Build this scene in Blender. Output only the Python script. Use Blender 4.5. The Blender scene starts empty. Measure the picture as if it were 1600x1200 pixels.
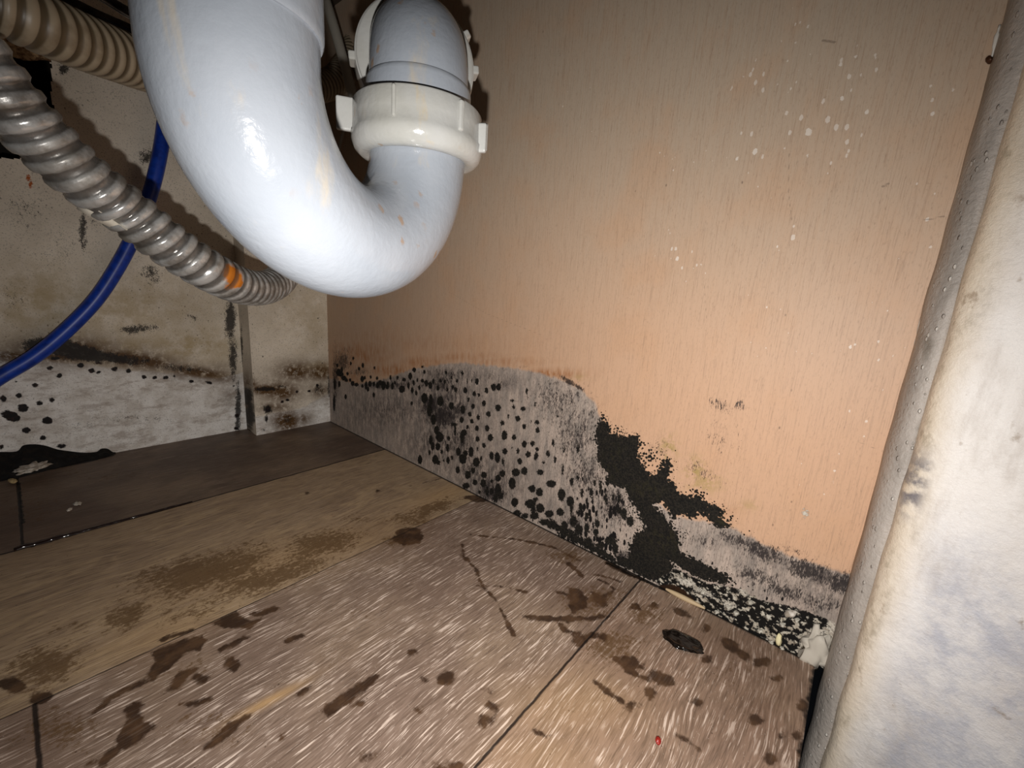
import bpy, math, random
import numpy as np
from mathutils import Vector, Matrix
from mathutils import noise as mnoise

# ---------------------------------------------------------------- camera, light, world, exposure
U = 0.2                                   # one unit of the survey = the lens height above the cabinet floor
F, CX, CY = 655.0, 800.0, 600.0
RX = np.array([0.64699029, 0.12221446, -0.75264014])
RY = np.array([-0.75954321, 0.19011554, -0.62205321])
RZ = np.array([0.06706469, 0.9741251, 0.21583007])
ROT = np.array([RX, RY, RZ])              # camera axes -> world
sc = bpy.context.scene
cam_d = bpy.data.cameras.new('camera'); cam = bpy.data.objects.new('camera', cam_d)
sc.collection.objects.link(cam); sc.camera = cam
cam_d.sensor_width = 36; cam_d.lens = 36 * F / 1600; cam_d.clip_start = 0.005; cam_d.clip_end = 50
cam.matrix_world = Matrix.Translation((0, 0, U)) @ Matrix(ROT.tolist()).to_4x4()
sc.view_settings.view_transform = 'Standard'; sc.view_settings.look = 'None'
sc.view_settings.gamma = 1; sc.view_settings.use_curve_mapping = False
sc.view_settings.exposure = 0.0

FLASH_POS = (-0.001, -0.027, 0.0)         # the phone's flash, two centimetres from its lens
FLASH_AIM = (790, 680)
FLASH_ENERGY = 4.1
FLASH_SIZE = 154
FLASH_BLEND = 1.0
def cam_to_world(v):
    w = ROT @ np.array(v); return Vector((w[0], w[1], w[2] + U))
ld = bpy.data.lights.new('phone_flash', 'SPOT'); lo = bpy.data.objects.new('phone_flash', ld)
sc.collection.objects.link(lo)
ld.energy = FLASH_ENERGY; ld.spot_size = math.radians(FLASH_SIZE); ld.spot_blend = FLASH_BLEND
ld.shadow_soft_size = 0.0022; ld.color = (1.0, 0.97, 0.94)
lo.location = cam_to_world(FLASH_POS)
_d = Vector(ROT @ np.array([(FLASH_AIM[0] - CX) / F, -(FLASH_AIM[1] - CY) / F, -1.0]))
lo.rotation_euler = _d.to_track_quat('-Z', 'Y').to_euler()
wd = bpy.data.worlds.new('world'); sc.world = wd; wd.use_nodes = True
wd.node_tree.nodes['Background'].inputs[0].default_value = (0.80, 0.86, 1.0, 1)
wd.node_tree.nodes['Background'].inputs[1].default_value = 0.003

# ---------------------------------------------------------------- survey helpers
XR, YB, YP, XL = 1.392, 2.985, 2.82, 0.912     # right wall, back panel, post front, post left (in U)
def ray(x, y): return ROT @ np.array([(x - CX) / F, -(y - CY) / F, -1.0])
def at(x, y, z):                               # point seen at a pixel, z = depth along the view, in U
    w = ray(x, y) * z; return Vector((w[0], w[1], w[2] + 1)) * U
def onx(x, y, X=XR): w = ray(x, y); w = w * (X / w[0]); return (w[1] * U, (w[2] + 1) * U)
def ony(x, y, Y=YB): w = ray(x, y); w = w * (Y / w[1]); return (w[0] * U, (w[2] + 1) * U)
def onz(x, y, Z=0.0): w = ray(x, y); w = w * ((Z - 1) / w[2]); return (w[0] * U, w[1] * U)
def W(x, y, z): return Vector((x, y, z)) * U

# ---------------------------------------------------------------- object helpers
COL = sc.collection
def link(name, me, mat=None, parent=None, smooth=True):
    o = bpy.data.objects.new(name, me); COL.objects.link(o)
    if mat: me.materials.append(mat)
    if smooth:
        me.polygons.foreach_set('use_smooth', [True] * len(me.polygons))
    if parent: o.parent = parent; o.matrix_parent_inverse = parent.matrix_world.inverted()
    return o
def mesh(name, verts, faces, mat, parent=None, smooth=True):
    me = bpy.data.meshes.new(name); me.from_pydata([tuple(v) for v in verts], [], faces); me.update()
    return link(name, me, mat, parent, smooth)
def tag(o, label=None, cat=None, group=None, kind=None):
    for k, v in (('label', label), ('category', cat), ('group', group), ('kind', kind)):
        if v: o[k] = v
    return o
def empty(name, loc):
    o = bpy.data.objects.new(name, None); COL.objects.link(o); o.location = loc
    o.matrix_world = Matrix.Translation(loc); o.empty_display_size = 0.01
    return o
def catmull(pts, n=12):
    pts = [Vector(p) for p in pts]; P = [pts[0] * 2 - pts[1]] + pts + [pts[-1] * 2 - pts[-2]]
    out = []
    for i in range(1, len(P) - 2):
        for k in range(n):
            t = k / n; a, b, c, d = P[i - 1], P[i], P[i + 1], P[i + 2]
            out.append(0.5 * ((2 * b) + (c - a) * t + (2 * a - 5 * b + 4 * c - d) * t * t + (3 * b - a - 3 * c + d) * t ** 3))
    out.append(pts[-1]); return out
def resample(pts, step):
    L = [0]
    for a, b in zip(pts, pts[1:]): L.append(L[-1] + (b - a).length)
    n = max(2, int(L[-1] / step)); out = []; j = 0
    for i in range(n + 1):
        s = L[-1] * i / n
        while j < len(L) - 2 and L[j + 1] < s: j += 1
        t = (s - L[j]) / max(1e-9, L[j + 1] - L[j]); out.append(pts[j].lerp(pts[j + 1], t))
    return out, L[-1]
def sweep(path, rad, seg=32, cap=True, closed=False):
    """rad(s, theta, i) -> radius; returns verts, faces"""
    n = len(path); T = [(path[min(i + 1, n - 1)] - path[max(i - 1, 0)]).normalized() for i in range(n)]
    nrm = T[0].orthogonal().normalized(); V = []; Fc = []; s = 0
    for i in range(n):
        if i: s += (path[i] - path[i - 1]).length
        nrm = (nrm - T[i] * nrm.dot(T[i])).normalized(); bn = T[i].cross(nrm)
        for k in range(seg):
            th = 2 * math.pi * k / seg; r = rad(s, th, i)
            V.append(path[i] + (nrm * math.cos(th) + bn * math.sin(th)) * r)
    for i in range(n - 1):
        for k in range(seg):
            a = i * seg + k; b = i * seg + (k + 1) % seg; Fc.append((a, b, b + seg, a + seg))
    if cap: Fc.append(tuple(range(seg))[::-1]); Fc.append(tuple((n - 1) * seg + k for k in range(seg)))
    return V, Fc
def lathe(origin, axis, prof, seg=64):
    """prof = [(along, radius)...]; open ended at radius > 0"""
    axis = Vector(axis).normalized(); a = axis.orthogonal().normalized(); b = axis.cross(a); V = []; Fc = []
    for h, r in prof:
        for k in range(seg):
            th = 2 * math.pi * k / seg; V.append(Vector(origin) + axis * h + (a * math.cos(th) + b * math.sin(th)) * r)
    for i in range(len(prof) - 1):
        for k in range(seg):
            p = i * seg + k; q = i * seg + (k + 1) % seg; Fc.append((p, q, q + seg, p + seg))
    return V, Fc
def auto_smooth(o, ang=35):
    import bmesh
    bm = bmesh.new(); bm.from_mesh(o.data)
    bmesh.ops.recalc_face_normals(bm, faces=bm.faces)
    for e in bm.edges:
        if len(e.link_faces) == 2 and e.calc_face_angle(0) > math.radians(ang): e.smooth = False
    bm.to_mesh(o.data); bm.free(); return o
def bevel(o, w, seg=3):
    m = o.modifiers.new('bevel', 'BEVEL'); m.width = w; m.segments = seg; m.limit_method = 'ANGLE'; m.angle_limit = math.radians(35); return o
def box(name, c, ax, ay, az, mat, parent=None, bw=0.0):
    """box from a centre and three half-axis vectors"""
    c, ax, ay, az = map(Vector, (c, ax, ay, az)); V = [c + ax * i + ay * j + az * k for i in (-1, 1) for j in (-1, 1) for k in (-1, 1)]
    Fc = [(0, 1, 3, 2), (4, 6, 7, 5), (0, 4, 5, 1), (2, 3, 7, 6), (0, 2, 6, 4), (1, 5, 7, 3)]
    o = mesh(name, V, Fc, mat, parent, False); auto_smooth(o)
    if bw: bevel(o, bw)
    return o
def lump(name, c, r, sq, mat, seed=0, amp=0.3, freq=2.0, parent=None, rot=0.0, sub=3, normal=None):
    import bmesh
    bm = bmesh.new(); bmesh.ops.create_icosphere(bm, subdivisions=sub, radius=1)
    q = Vector(normal).to_track_quat('Z', 'Y') if normal else None
    for v in bm.verts:
        d = mnoise.noise(v.co * freq + Vector((seed * 7.3, seed * 3.1, seed))) + 0.5 * mnoise.noise(v.co * freq * 2.3 + Vector((seed, 5, 2)))
        p = v.co * (1 + amp * d); p = Vector((p.x * sq[0], p.y * sq[1], p.z * sq[2])) * r
        p = Matrix.Rotation(rot, 3, 'Z') @ p
        if q: p = q @ p
        v.co = p
    me = bpy.data.meshes.new(name); bm.to_mesh(me); bm.free()
    o = link(name, me, mat, None); o.location = c
    if parent: o.parent = parent; o.location = Vector(c) - parent.location
    return o

# ---------------------------------------------------------------- painted fields on real surfaces (wear, stains and growth in surface coordinates)
class Grid:
    def __init__(s, u0, u1, v0, v1, step, conv):
        s.nu = int(round((u1 - u0) / step)) + 1; s.nv = int(round((v1 - v0) / step)) + 1
        s.u = np.linspace(u0, u1, s.nu); s.v = np.linspace(v0, v1, s.nv); s.conv = conv; s.f = {}
    def field(s, n, fill=0.0):
        if n not in s.f: s.f[n] = np.full((s.nv, s.nu), fill, dtype=np.float32)
        return s.f[n]
    def win(s, a, b, c, d):
        i0, i1 = np.searchsorted(s.u, [a, b]); j0, j1 = np.searchsorted(s.v, [c, d])
        if i0 >= i1 or j0 >= j1: return None
        Ug, Vg = np.meshgrid(s.u[i0:i1], s.v[j0:j1]); return (slice(j0, j1), slice(i0, i1)), Ug, Vg
    def basis(s, x, y, rx, ry, ang=0):
        ca, sa = math.cos(math.radians(ang)), math.sin(math.radians(ang))
        c = np.array(s.conv(x, y)); a = (np.array(s.conv(x + ca * rx, y + sa * rx)) - np.array(s.conv(x - ca * rx, y - sa * rx))) / 2
        b = (np.array(s.conv(x - sa * ry, y + ca * ry)) - np.array(s.conv(x + sa * ry, y - ca * ry))) / 2
        return c, a, b
    def dot(s, n, x, y, rx, ry=None, ang=0):          # signed distance in mm, positive inside
        f = s.field(n, -8.0); ry = ry or rx; c, a, b = s.basis(x, y, rx, ry, ang); M = np.linalg.inv(np.array([a, b]).T)
        R = (np.linalg.norm(a) + np.linalg.norm(b)) + 0.004; w = s.win(c[0] - R, c[0] + R, c[1] - R, c[1] + R)
        if w is None: return
        sl, Ug, Vg = w; q = np.sqrt((M[0, 0] * (Ug - c[0]) + M[0, 1] * (Vg - c[1])) ** 2 + (M[1, 0] * (Ug - c[0]) + M[1, 1] * (Vg - c[1])) ** 2)
        d = (1 - q) * 500 * min(np.linalg.norm(a), np.linalg.norm(b)) * 1.5; f[sl] = np.maximum(f[sl], np.maximum(d, -8))
    def blob(s, n, x, y, rx, ry, k, ang=0):           # soft gaussian density
        f = s.field(n, 0.0); c, a, b = s.basis(x, y, rx, ry, ang); M = np.linalg.inv(np.array([a, b]).T)
        R = 2.4 * (np.linalg.norm(a) + np.linalg.norm(b)); w = s.win(c[0] - R, c[0] + R, c[1] - R, c[1] + R)
        if w is None: return
        sl, Ug, Vg = w; q = (M[0, 0] * (Ug - c[0]) + M[0, 1] * (Vg - c[1])) ** 2 + (M[1, 0] * (Ug - c[0]) + M[1, 1] * (Vg - c[1])) ** 2
        f[sl] = np.maximum(f[sl], k * np.exp(-q * 0.9))
    def poly(s, n, pts, lo=-8.0, margin=0.02):        # signed distance to a polygon, mm
        f = s.field(n, lo); P = np.array([s.conv(*p) for p in pts]); m = margin
        w = s.win(P[:, 0].min() - m, P[:, 0].max() + m, P[:, 1].min() - m, P[:, 1].max() + m)
        if w is None: return
        sl, Ug, Vg = w; D = np.full(Ug.shape, 9.0); ins = np.zeros(Ug.shape, bool)
        for (x0, y0), (x1, y1) in zip(P, np.roll(P, -1, 0)):
            dx, dy = x1 - x0, y1 - y0; t = np.clip(((Ug - x0) * dx + (Vg - y0) * dy) / (dx * dx + dy * dy + 1e-12), 0, 1)
            D = np.minimum(D, np.hypot(Ug - x0 - t * dx, Vg - y0 - t * dy))
            if y0 != y1: ins ^= ((y0 > Vg) != (y1 > Vg)) & (Ug < (x1 - x0) * (Vg - y0) / (y1 - y0) + x0)
        d = np.where(ins, D, -D) * 1000; f[sl] = np.maximum(f[sl], np.maximum(d, lo))
    def stroke(s, n, pts, w, lo=-8.0):                # w half width in mm at each end (taper)
        f = s.field(n, lo); P = np.array([s.conv(*p) for p in pts]); m = 0.012
        wn = s.win(P[:, 0].min() - m, P[:, 0].max() + m, P[:, 1].min() - m, P[:, 1].max() + m)
        if wn is None: return
        sl, Ug, Vg = wn; D = np.full(Ug.shape, 9.0)
        for (x0, y0), (x1, y1) in zip(P[:-1], P[1:]):
            dx, dy = x1 - x0, y1 - y0; t = np.clip(((Ug - x0) * dx + (Vg - y0) * dy) / (dx * dx + dy * dy + 1e-12), 0, 1)
            D = np.minimum(D, np.hypot(Ug - x0 - t * dx, Vg - y0 - t * dy))
        f[sl] = np.maximum(f[sl], np.maximum(w - D * 1000, lo))
    def build(s, name, place, mat, cut=None):
        Ug, Vg = np.meshgrid(s.u, s.v); co = place(Ug, Vg).reshape(-1, 3).astype(np.float32)
        nu, nv = s.nu, s.nv; idx = np.arange(nu * nv).reshape(nv, nu)
        q = np.stack([idx[:-1, :-1], idx[:-1, 1:], idx[1:, 1:], idx[1:, :-1]], -1).reshape(-1, 4)
        if cut is not None:
            keep = (cut.reshape(-1)[q] < 0).all(1); q = q[keep]
        me = bpy.data.meshes.new(name); me.vertices.add(len(co)); me.vertices.foreach_set('co', co.ravel())
        me.loops.add(q.size); me.loops.foreach_set('vertex_index', q.ravel().astype(np.int32))
        me.polygons.add(len(q)); me.polygons.foreach_set('loop_start', np.arange(0, q.size, 4, dtype=np.int32))
        me.polygons.foreach_set('loop_total', np.full(len(q), 4, np.int32))
        me.update(calc_edges=True); me.validate()
        for n, f in s.f.items():
            a = me.attributes.new(n, 'FLOAT', 'POINT'); a.data.foreach_set('value', f.ravel())
        return tag(link(name, me, mat), kind='structure')

# ---------------------------------------------------------------- material helpers
class Mat:
    def __init__(s, name, rough=0.6, metal=0.0, spec=0.5):
        s.m = bpy.data.materials.new(name); s.m.use_nodes = True; s.t = s.m.node_tree
        s.b = s.t.nodes['Principled BSDF']; s.b.inputs['Roughness'].default_value = rough
        s.b.inputs['Metallic'].default_value = metal; s.b.inputs['Specular IOR Level'].default_value = spec
        s.pos = s.n('ShaderNodeTexCoord').outputs['Object']
    def n(s, t): return s.t.nodes.new(t)
    def put(s, sock, v):
        if isinstance(v, bpy.types.NodeSocket): s.t.links.new(v, sock)
        elif isinstance(v, (tuple, list)) and len(v) == 3 and sock.type == 'RGBA': sock.default_value = (*v, 1)
        else: sock.default_value = v
    def attr(s, name): a = s.n('ShaderNodeAttribute'); a.attribute_name = name; return a.outputs['Fac']
    def math(s, op, a, b=0.0, c=None, clamp=False):
        m = s.n('ShaderNodeMath'); m.operation = op; m.use_clamp = clamp; s.put(m.inputs[0], a); s.put(m.inputs[1], b)
        if c is not None: s.put(m.inputs[2], c)
        return m.outputs[0]
    def add(s, a, b): return s.math('ADD', a, b)
    def sub(s, a, b): return s.math('SUBTRACT', a, b)
    def mul(s, a, b): return s.math('MULTIPLY', a, b)
    def mx(s, a, b): return s.math('MAXIMUM', a, b)
    def ramp(s, v, lo, hi, a=0.0, b=1.0):             # smoothstep a->b
        m = s.n('ShaderNodeMapRange'); m.interpolation_type = 'SMOOTHSTEP'; s.put(m.inputs[0], v)
        for i, x in enumerate((lo, hi, a, b)): s.put(m.inputs[i + 1], x)
        return m.outputs[0]
    def scale(s, sx, sy, sz, vec=None, off=(0, 0, 0)):
        m = s.n('ShaderNodeMapping'); m.vector_type = 'POINT'; s.put(m.inputs[0], vec or s.pos)
        m.inputs['Scale'].default_value = (sx, sy, sz); m.inputs['Location'].default_value = off; return m.outputs[0]
    def noise(s, vec=None, scale=1.0, detail=4, rough=0.55, dist=0.0, color=False):
        t = s.n('ShaderNodeTexNoise'); s.put(t.inputs['Vector'], vec or s.pos); t.inputs['Scale'].default_value = scale
        t.inputs['Detail'].default_value = detail; t.inputs['Roughness'].default_value = rough; t.inputs['Distortion'].default_value = dist
        return t.outputs['Color' if color else 'Fac']
    def voronoi(s, vec=None, scale=1.0, feat='F1', out='Distance', rnd=1.0):
        t = s.n('ShaderNodeTexVoronoi'); t.feature = feat; s.put(t.inputs['Vector'], vec or s.pos); t.inputs['Scale'].default_value = scale
        t.inputs['Randomness'].default_value = rnd; return t.outputs[out]
    def mix(s, f, a, b, mode='MIX'):
        m = s.n('ShaderNodeMix'); m.data_type = 'RGBA'; m.blend_type = mode; s.put(m.inputs['Factor'], f)
        s.put(m.inputs[6], a); s.put(m.inputs[7], b); return m.outputs[2]
    def xyz(s, vec=None): q = s.n('ShaderNodeSeparateXYZ'); s.put(q.inputs[0], vec or s.pos); return q.outputs
    def comb(s, x, y, z):
        q = s.n('ShaderNodeCombineXYZ'); s.put(q.inputs[0], x); s.put(q.inputs[1], y); s.put(q.inputs[2], z); return q.outputs[0]
    def bump(s, h, strength=0.4, dist=0.001):
        b = s.n('ShaderNodeBump'); b.inputs['Strength'].default_value = strength; b.inputs['Distance'].default_value = dist
        s.put(b.inputs['Height'], h); s.t.links.new(b.outputs[0], s.b.inputs['Normal'])
    def out(s, col=None, rough=None, coat=None):
        if col is not None: s.put(s.b.inputs['Base Color'], col)
        if rough is not None: s.put(s.b.inputs['Roughness'], rough)
        return s.m
def lin(r, g, b): return tuple(((c / 255) / 12.92 if c / 255 <= .04045 else ((c / 255 + .055) / 1.055) ** 2.4) for c in (r, g, b))

# ================================================================ RIGHT WALL
def mat_wall_right():
    M = Mat('painted_laminate_mouldy', 0.55, spec=0.25)
    P = M.pos
    big = M.noise(scale=14, detail=3); fine = M.noise(M.scale(1, 1500, 420), 1, 4, .7)
    streak = M.noise(M.scale(1, 1900, 60), 1, 3, .6); streak2 = M.noise(M.scale(1, 700, 24), 1, 4, .6)
    z = M.xyz()[2]
    up = M.ramp(M.add(z, M.mul(M.sub(big, .5), .04)), .10, .36)         # the wall turns greyer towards the top
    bk = M.ramp(M.add(M.xyz()[1], M.mul(M.sub(big, .5), .12)), .14, .50)
    col = M.mix(up, M.mix(bk, lin(208, 168, 137), lin(182, 154, 130)), lin(194, 176, 155))
    col = M.mix(M.ramp(M.noise(scale=26, detail=4), .45, .75, 0, .35), col, lin(206, 160, 122))
    col = M.mix(M.ramp(streak2, .40, .80, 0, .25), col, lin(196, 158, 126))
    col = M.mix(M.ramp(streak, .50, .70, 0, .42), col, lin(160, 130, 108))
    col = M.mix(M.ramp(fine, .52, .74, 0, .42), col, lin(140, 112, 92))
    # tide zone
    edge = M.mul(M.sub(M.noise(M.scale(1, 220, 60), 1, 4), .5), 6)
    g = M.ramp(M.add(M.attr('grey'), edge), -1.2, 2.0)
    gcol = M.mix(M.ramp(M.noise(M.scale(1, 160, 50), 1, 4), .3, .7), lin(192, 174, 160), lin(158, 146, 136))
    gcol = M.mix(M.mul(M.attr('dirty'), M.ramp(M.noise(M.scale(1, 300, 130), 1, 6, .75), .34, .62)), gcol, lin(58, 52, 52))
    gcol = M.mix(M.ramp(streak, .5, .7, 0, .45), gcol, lin(84, 74, 72))
    gcol = M.mix(M.ramp(fine, .50, .66, 0, .6), gcol, lin(74, 66, 62))
    col = M.mix(M.mul(M.attr('halo'), M.ramp(M.noise(M.scale(1, 300, 90), 1, 5, .6), .28, .72)), col, lin(150, 90, 34))
    col = M.mix(g, col, gcol)
    col = M.mix(M.mul(M.attr('olive'), M.ramp(M.noise(scale=260, detail=4), .4, .6)), col, lin(150, 134, 60))
    # fine dark growth along the brushed grain
    sp = M.attr('speck')
    gn = M.add(M.mul(M.noise(M.scale(1, 2100, 480), 1, 3, .7), .55), M.mul(M.noise(M.scale(1, 420, 190), 1, 5, .7), .45))
    sm = M.mul(M.ramp(M.sub(M.add(gn, M.mul(sp, .32)), .70), -.05, .05), M.ramp(sp, .05, .3))
    col = M.mix(M.mul(sm, .92), col, lin(40, 35, 36))
    # short vertical black ticks
    vt = M.voronoi(M.scale(1, 330, 130), 1); tk = M.attr('tick')
    tm = M.ramp(M.sub(M.add(vt, M.mul(M.noise(M.scale(1, 900, 420), 1, 4, .7), .6)), M.mul(tk, .98)), .03, -.03)
    tm = M.mul(tm, M.ramp(tk, .1, .3)); col = M.mix(tm, col, lin(24, 22, 22))
    # dots and colonies
    nn = M.sub(M.noise(M.scale(1, 700, 600), 1, 4, .6), .5)
    dots = M.ramp(M.add(M.attr('dots'), M.mul(nn, 3.2)), -.25, .30)
    n1 = M.sub(M.noise(scale=420, detail=5, rough=.68), .5); n2 = M.sub(.42, M.voronoi(scale=520))
    colo = M.ramp(M.add(M.add(M.attr('colony'), M.mul(n1, 10)), M.add(M.mul(n2, 5.5), 1.3)), -.2, .35)
    sat = M.attr('sat'); sv = M.add(M.voronoi(M.scale(1, 1, .9), 560), M.mul(M.noise(scale=900, detail=3), .25))
    sa = M.mul(M.ramp(M.sub(sv, M.mul(sat, .72)), .03, -.03), M.ramp(sat, .08, .2))
    bl = M.mx(M.mx(dots, sa), colo)
    bcol = M.mix(M.ramp(M.noise(scale=900, detail=3), .35, .75), lin(14, 13, 11), lin(44, 39, 32))
    bcol = M.mix(M.mul(M.mul(M.attr('olive2'), .7), M.ramp(M.noise(scale=240, detail=3), .45, .65)), bcol, lin(48, 44, 26))
    col = M.mix(bl, col, bcol)
    # crumbling plaster between black growth
    cr = M.ramp(M.add(M.attr('crumb'), M.mul(n1, 6)), -.3, .6)
    warp = M.add(M.mul(M.voronoi(M.scale(1, 1, 1.35), 300, 'SMOOTH_F1'), .7), M.mul(M.noise(scale=700, detail=4, rough=.7), .75))
    cw = M.ramp(M.add(warp, M.mul(M.noise(scale=130, detail=4, rough=.7), .6)), .93, .85)
    ccol = M.mix(cw, lin(16, 15, 14), M.mix(M.ramp(M.noise(scale=300), .4, .65), lin(196, 188, 172), lin(150, 138, 122)))
    col = M.mix(cr, col, ccol)
    col = M.mix(M.ramp(M.add(M.attr('brown'), M.mul(n1, 5)), -.3, .6), col, lin(46, 28, 14))
    wp = M.mul(M.ramp(M.add(M.attr('white'), M.mul(n1, 7)), -.2, .5), M.ramp(M.noise(scale=900, detail=3), .60, .54, .25, 1))
    col = M.mix(wp, col, M.mix(M.ramp(M.noise(scale=140), .4, .7), lin(206, 198, 184), lin(176, 166, 150)))
    # paint flecks and small dirt
    vf = M.add(M.voronoi(M.scale(1, 1, .7), 130), M.mul(M.noise(scale=700, detail=2), .16))
    fl = M.ramp(M.sub(vf, M.mul(M.attr('fleck'), .275)), .02, -.012)
    vg = M.add(M.voronoi(M.scale(1, 1, .6, off=(.3, .1, .7)), 240), M.mul(M.noise(scale=1100, detail=2), .2)); fl = M.mx(fl, M.mul(M.ramp(M.sub(vg, M.mul(M.attr('fleck'), .36)), .02, -.012), .8))
    col = M.mix(M.mul(fl, .7), col, lin(240, 230, 218))
    vd = M.voronoi(M.scale(1, 1.3, .7, off=(0, .37, .11)), 95)
    col = M.mix(M.mul(M.mul(M.ramp(vd, .075, .03), M.ramp(M.noise(scale=17), .52, .66)), .6), col, lin(70, 58, 50))
    # scratches
    col = M.mix(M.mul(M.ramp(M.attr('scratch'), -.15, .15), .45), col, lin(92, 76, 66))
    # dark joint with the floor and in the corner
    h = M.add(M.mul(bl, .7), M.add(M.mul(M.mul(cw, cr), 1.6), M.add(M.mul(fine, .12), M.mul(M.mul(bl, M.noise(scale=900)), .8))))
    M.bump(M.add(h, M.mul(wp, .8)), .55, .0011)
    return M.out(col, M.mix(bl, (.5, .5, .5), (.8, .8, .8)))

gr = Grid(-0.018 * 1.0, YB * U + .004, 0.0, 0.50, 0.001, onx)
gr.poly('grey', [(480, 590), (521, 592), (560, 600), (600, 592), (640, 577), (680, 570), (720, 566), (760, 570), (800, 575), (840, 581), (880, 594), (910, 608), (930, 632), (943, 665),
                 (975, 720), (1020, 780), (1060, 808), (1110, 815), (1150, 826), (1190, 848), (1235, 868), (1285, 884), (1345, 900), (1345, 1080), (1280, 1090), (1000, 950), (480, 640)])
for a in [(620, 600, 90, 16, .8), (560, 575, 40, 16, .7), (600, 640, 80, 35, .75), (690, 630, 60, 50, 1.), (700, 590, 60, 15, .8), (780, 600, 50, 14, .5), (690, 690, 60, 40, 1.), (700, 650, 30, 30, 1.), (760, 750, 60, 40, .9), (1200, 870, 80, 20, .5, 20), (1290, 900, 50, 24, .9), (760, 760, 60, 30, .6), (730, 660, 40, 40, .5), (1280, 930, 50, 30, .5), (870, 800, 60, 30, .3)]:
    gr.blob('dirty', *a)
for a in [(560, 555, 45, 22, .8), (610, 578, 40, 9, .95), (660, 566, 35, 9, .8), (720, 558, 60, 8, .55), (545, 590, 25, 12, .7), (860, 584, 40, 8, 1.), (780, 565, 60, 7, .6), (650, 540, 120, 18, .25), (1110, 800, 40, 10, .3), (580, 530, 60, 20, .3)]:
    gr.blob('halo', *a)
for a in [(1045, 700, 12, 18, .6), (1085, 735, 14, 18, .7), (1100, 755, 25, 14, .5), (1170, 790, 14, 8, .3), (905, 590, 12, 5, .3), (1040, 705, 8, 8, .6)]: gr.blob('olive', *a)
for a in [(960, 720, 20, 30, .6), (1010, 765, 25, 15, .9), (1040, 845, 30, 20, .8), (1130, 815, 14, 8, .9), (1020, 690, 30, 30, .5)]: gr.blob('olive2', *a)
for a in [(870, 625, 55, 40, .62), (900, 680, 50, 60, .66), (915, 740, 50, 50, .66), (960, 790, 45, 45, .7), (900, 820, 60, 35, .65), (1000, 745, 10, 10, .4), (1125, 633, 22, 12, .66, 25), (1156, 634, 14, 10, .7), (1120, 680, 30, 40, .42),
          (1095, 735, 35, 22, .5, 20), (1150, 700, 30, 60, .3), (1140, 770, 40, 40, .28), (1155, 845, 55, 14, .75, 20), (1190, 862, 50, 18, .85, 22), (1260, 890, 45, 18, .95, 15), (1315, 912, 30, 20, 1., 5), (1180, 900, 50, 20, .7, 15),
          (1230, 925, 60, 18, .75, 15), (1290, 945, 40, 16, .7), (1100, 845, 40, 18, .55), (888, 596, 20, 5, .95, 32), (905, 606, 14, 4, .9, 35), (820, 573, 12, 4, .55), (535, 565, 16, 20, .8), (560, 580, 26, 12, .6), (524, 590, 6, 60, .8),
          (600, 602, 60, 8, .75), (610, 640, 70, 26, .45), (690, 630, 40, 40, .5), (690, 650, 30, 24, .95), (672, 635, 18, 18, 1.), (715, 640, 20, 16, .8), (690, 600, 30, 16, .75), (735, 730, 30, 30, .6), (770, 770, 30, 20, .9), (720, 690, 24, 30, .7), (690, 583, 60, 10, .6), (760, 588, 40, 10, .5), (780, 600, 30, 14, .5), (745, 640, 25, 25, .3), (700, 740, 40, 30, .4), (770, 765, 30, 22, .75),
          (800, 770, 40, 20, .3), (1030, 700, 24, 22, .5), (1015, 715, 14, 12, .5), (870, 600, 40, 14, .5), (540, 548, 20, 14, .5), (820, 700, 60, 60, .25), (975, 870, 20, 14, .8), (925, 650, 14, 30, .6), (1240, 860, 30, 8, .6, 20)]:
    gr.blob('speck', *a)
for a in [(935, 770, 32, 26, .75), (960, 800, 34, 34, .85), (915, 800, 34, 36, .85), (895, 840, 40, 24, .9), (950, 845, 40, 26, .95), (880, 700, 30, 36, .42), (905, 745, 30, 20, .6), (840, 690, 30, 40, .3), (930, 690, 12, 40, .4), (670, 600, 40, 12, .5), (600, 600, 60, 6, .6), (1200, 930, 50, 14, .6, 18), (1110, 880, 60, 12, .5, 20), (840, 815, 24, 14, .6)]:
    gr.blob('tick', *a)
gr.poly('colony', [(940, 655), (929, 674), (933, 692), (936, 706), (932, 714), (942, 731), (951, 741), (943, 753), (958, 760), (978, 762), (981, 776), (992, 790), (997, 799), (1001, 812), (1012, 826), (994, 834), (984, 850), (983, 868), (975, 882), (990, 893),
                   (1015, 906), (1040, 906), (1052, 890), (1046, 868), (1062, 860), (1060, 838), (1042, 812), (1030, 800), (1022, 790), (1034, 782), (1046, 800), (1052, 812), (1066, 801), (1080, 808), (1092, 803), (1104, 806), (1118, 822), (1141, 823), (1128, 811), (1127, 793), (1107, 790),
                   (1092, 774), (1069, 776), (1058, 768), (1054, 757), (1043, 746), (1050, 728), (1039, 720), (1029, 737), (1014, 743), (1002, 724), (995, 706), (1000, 692), (994, 681), (979, 683), (966, 679), (955, 677), (950, 662)], lo=-14, margin=.03)
gr.poly('colony', [(1045, 842), (1066, 864), (1107, 885), (1142, 903), (1132, 912), (1100, 905), (1074, 893), (1050, 878), (1030, 862)], lo=-14, margin=.03)
gr.poly('colony', [(960, 880), (1000, 898), (1050, 918), (1046, 905), (1010, 885), (970, 868)], lo=-14, margin=.03)
gr.poly('colony', [(845, 815), (890, 842), (960, 880), (965, 872), (900, 836), (860, 812)], lo=-14, margin=.03)
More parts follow.
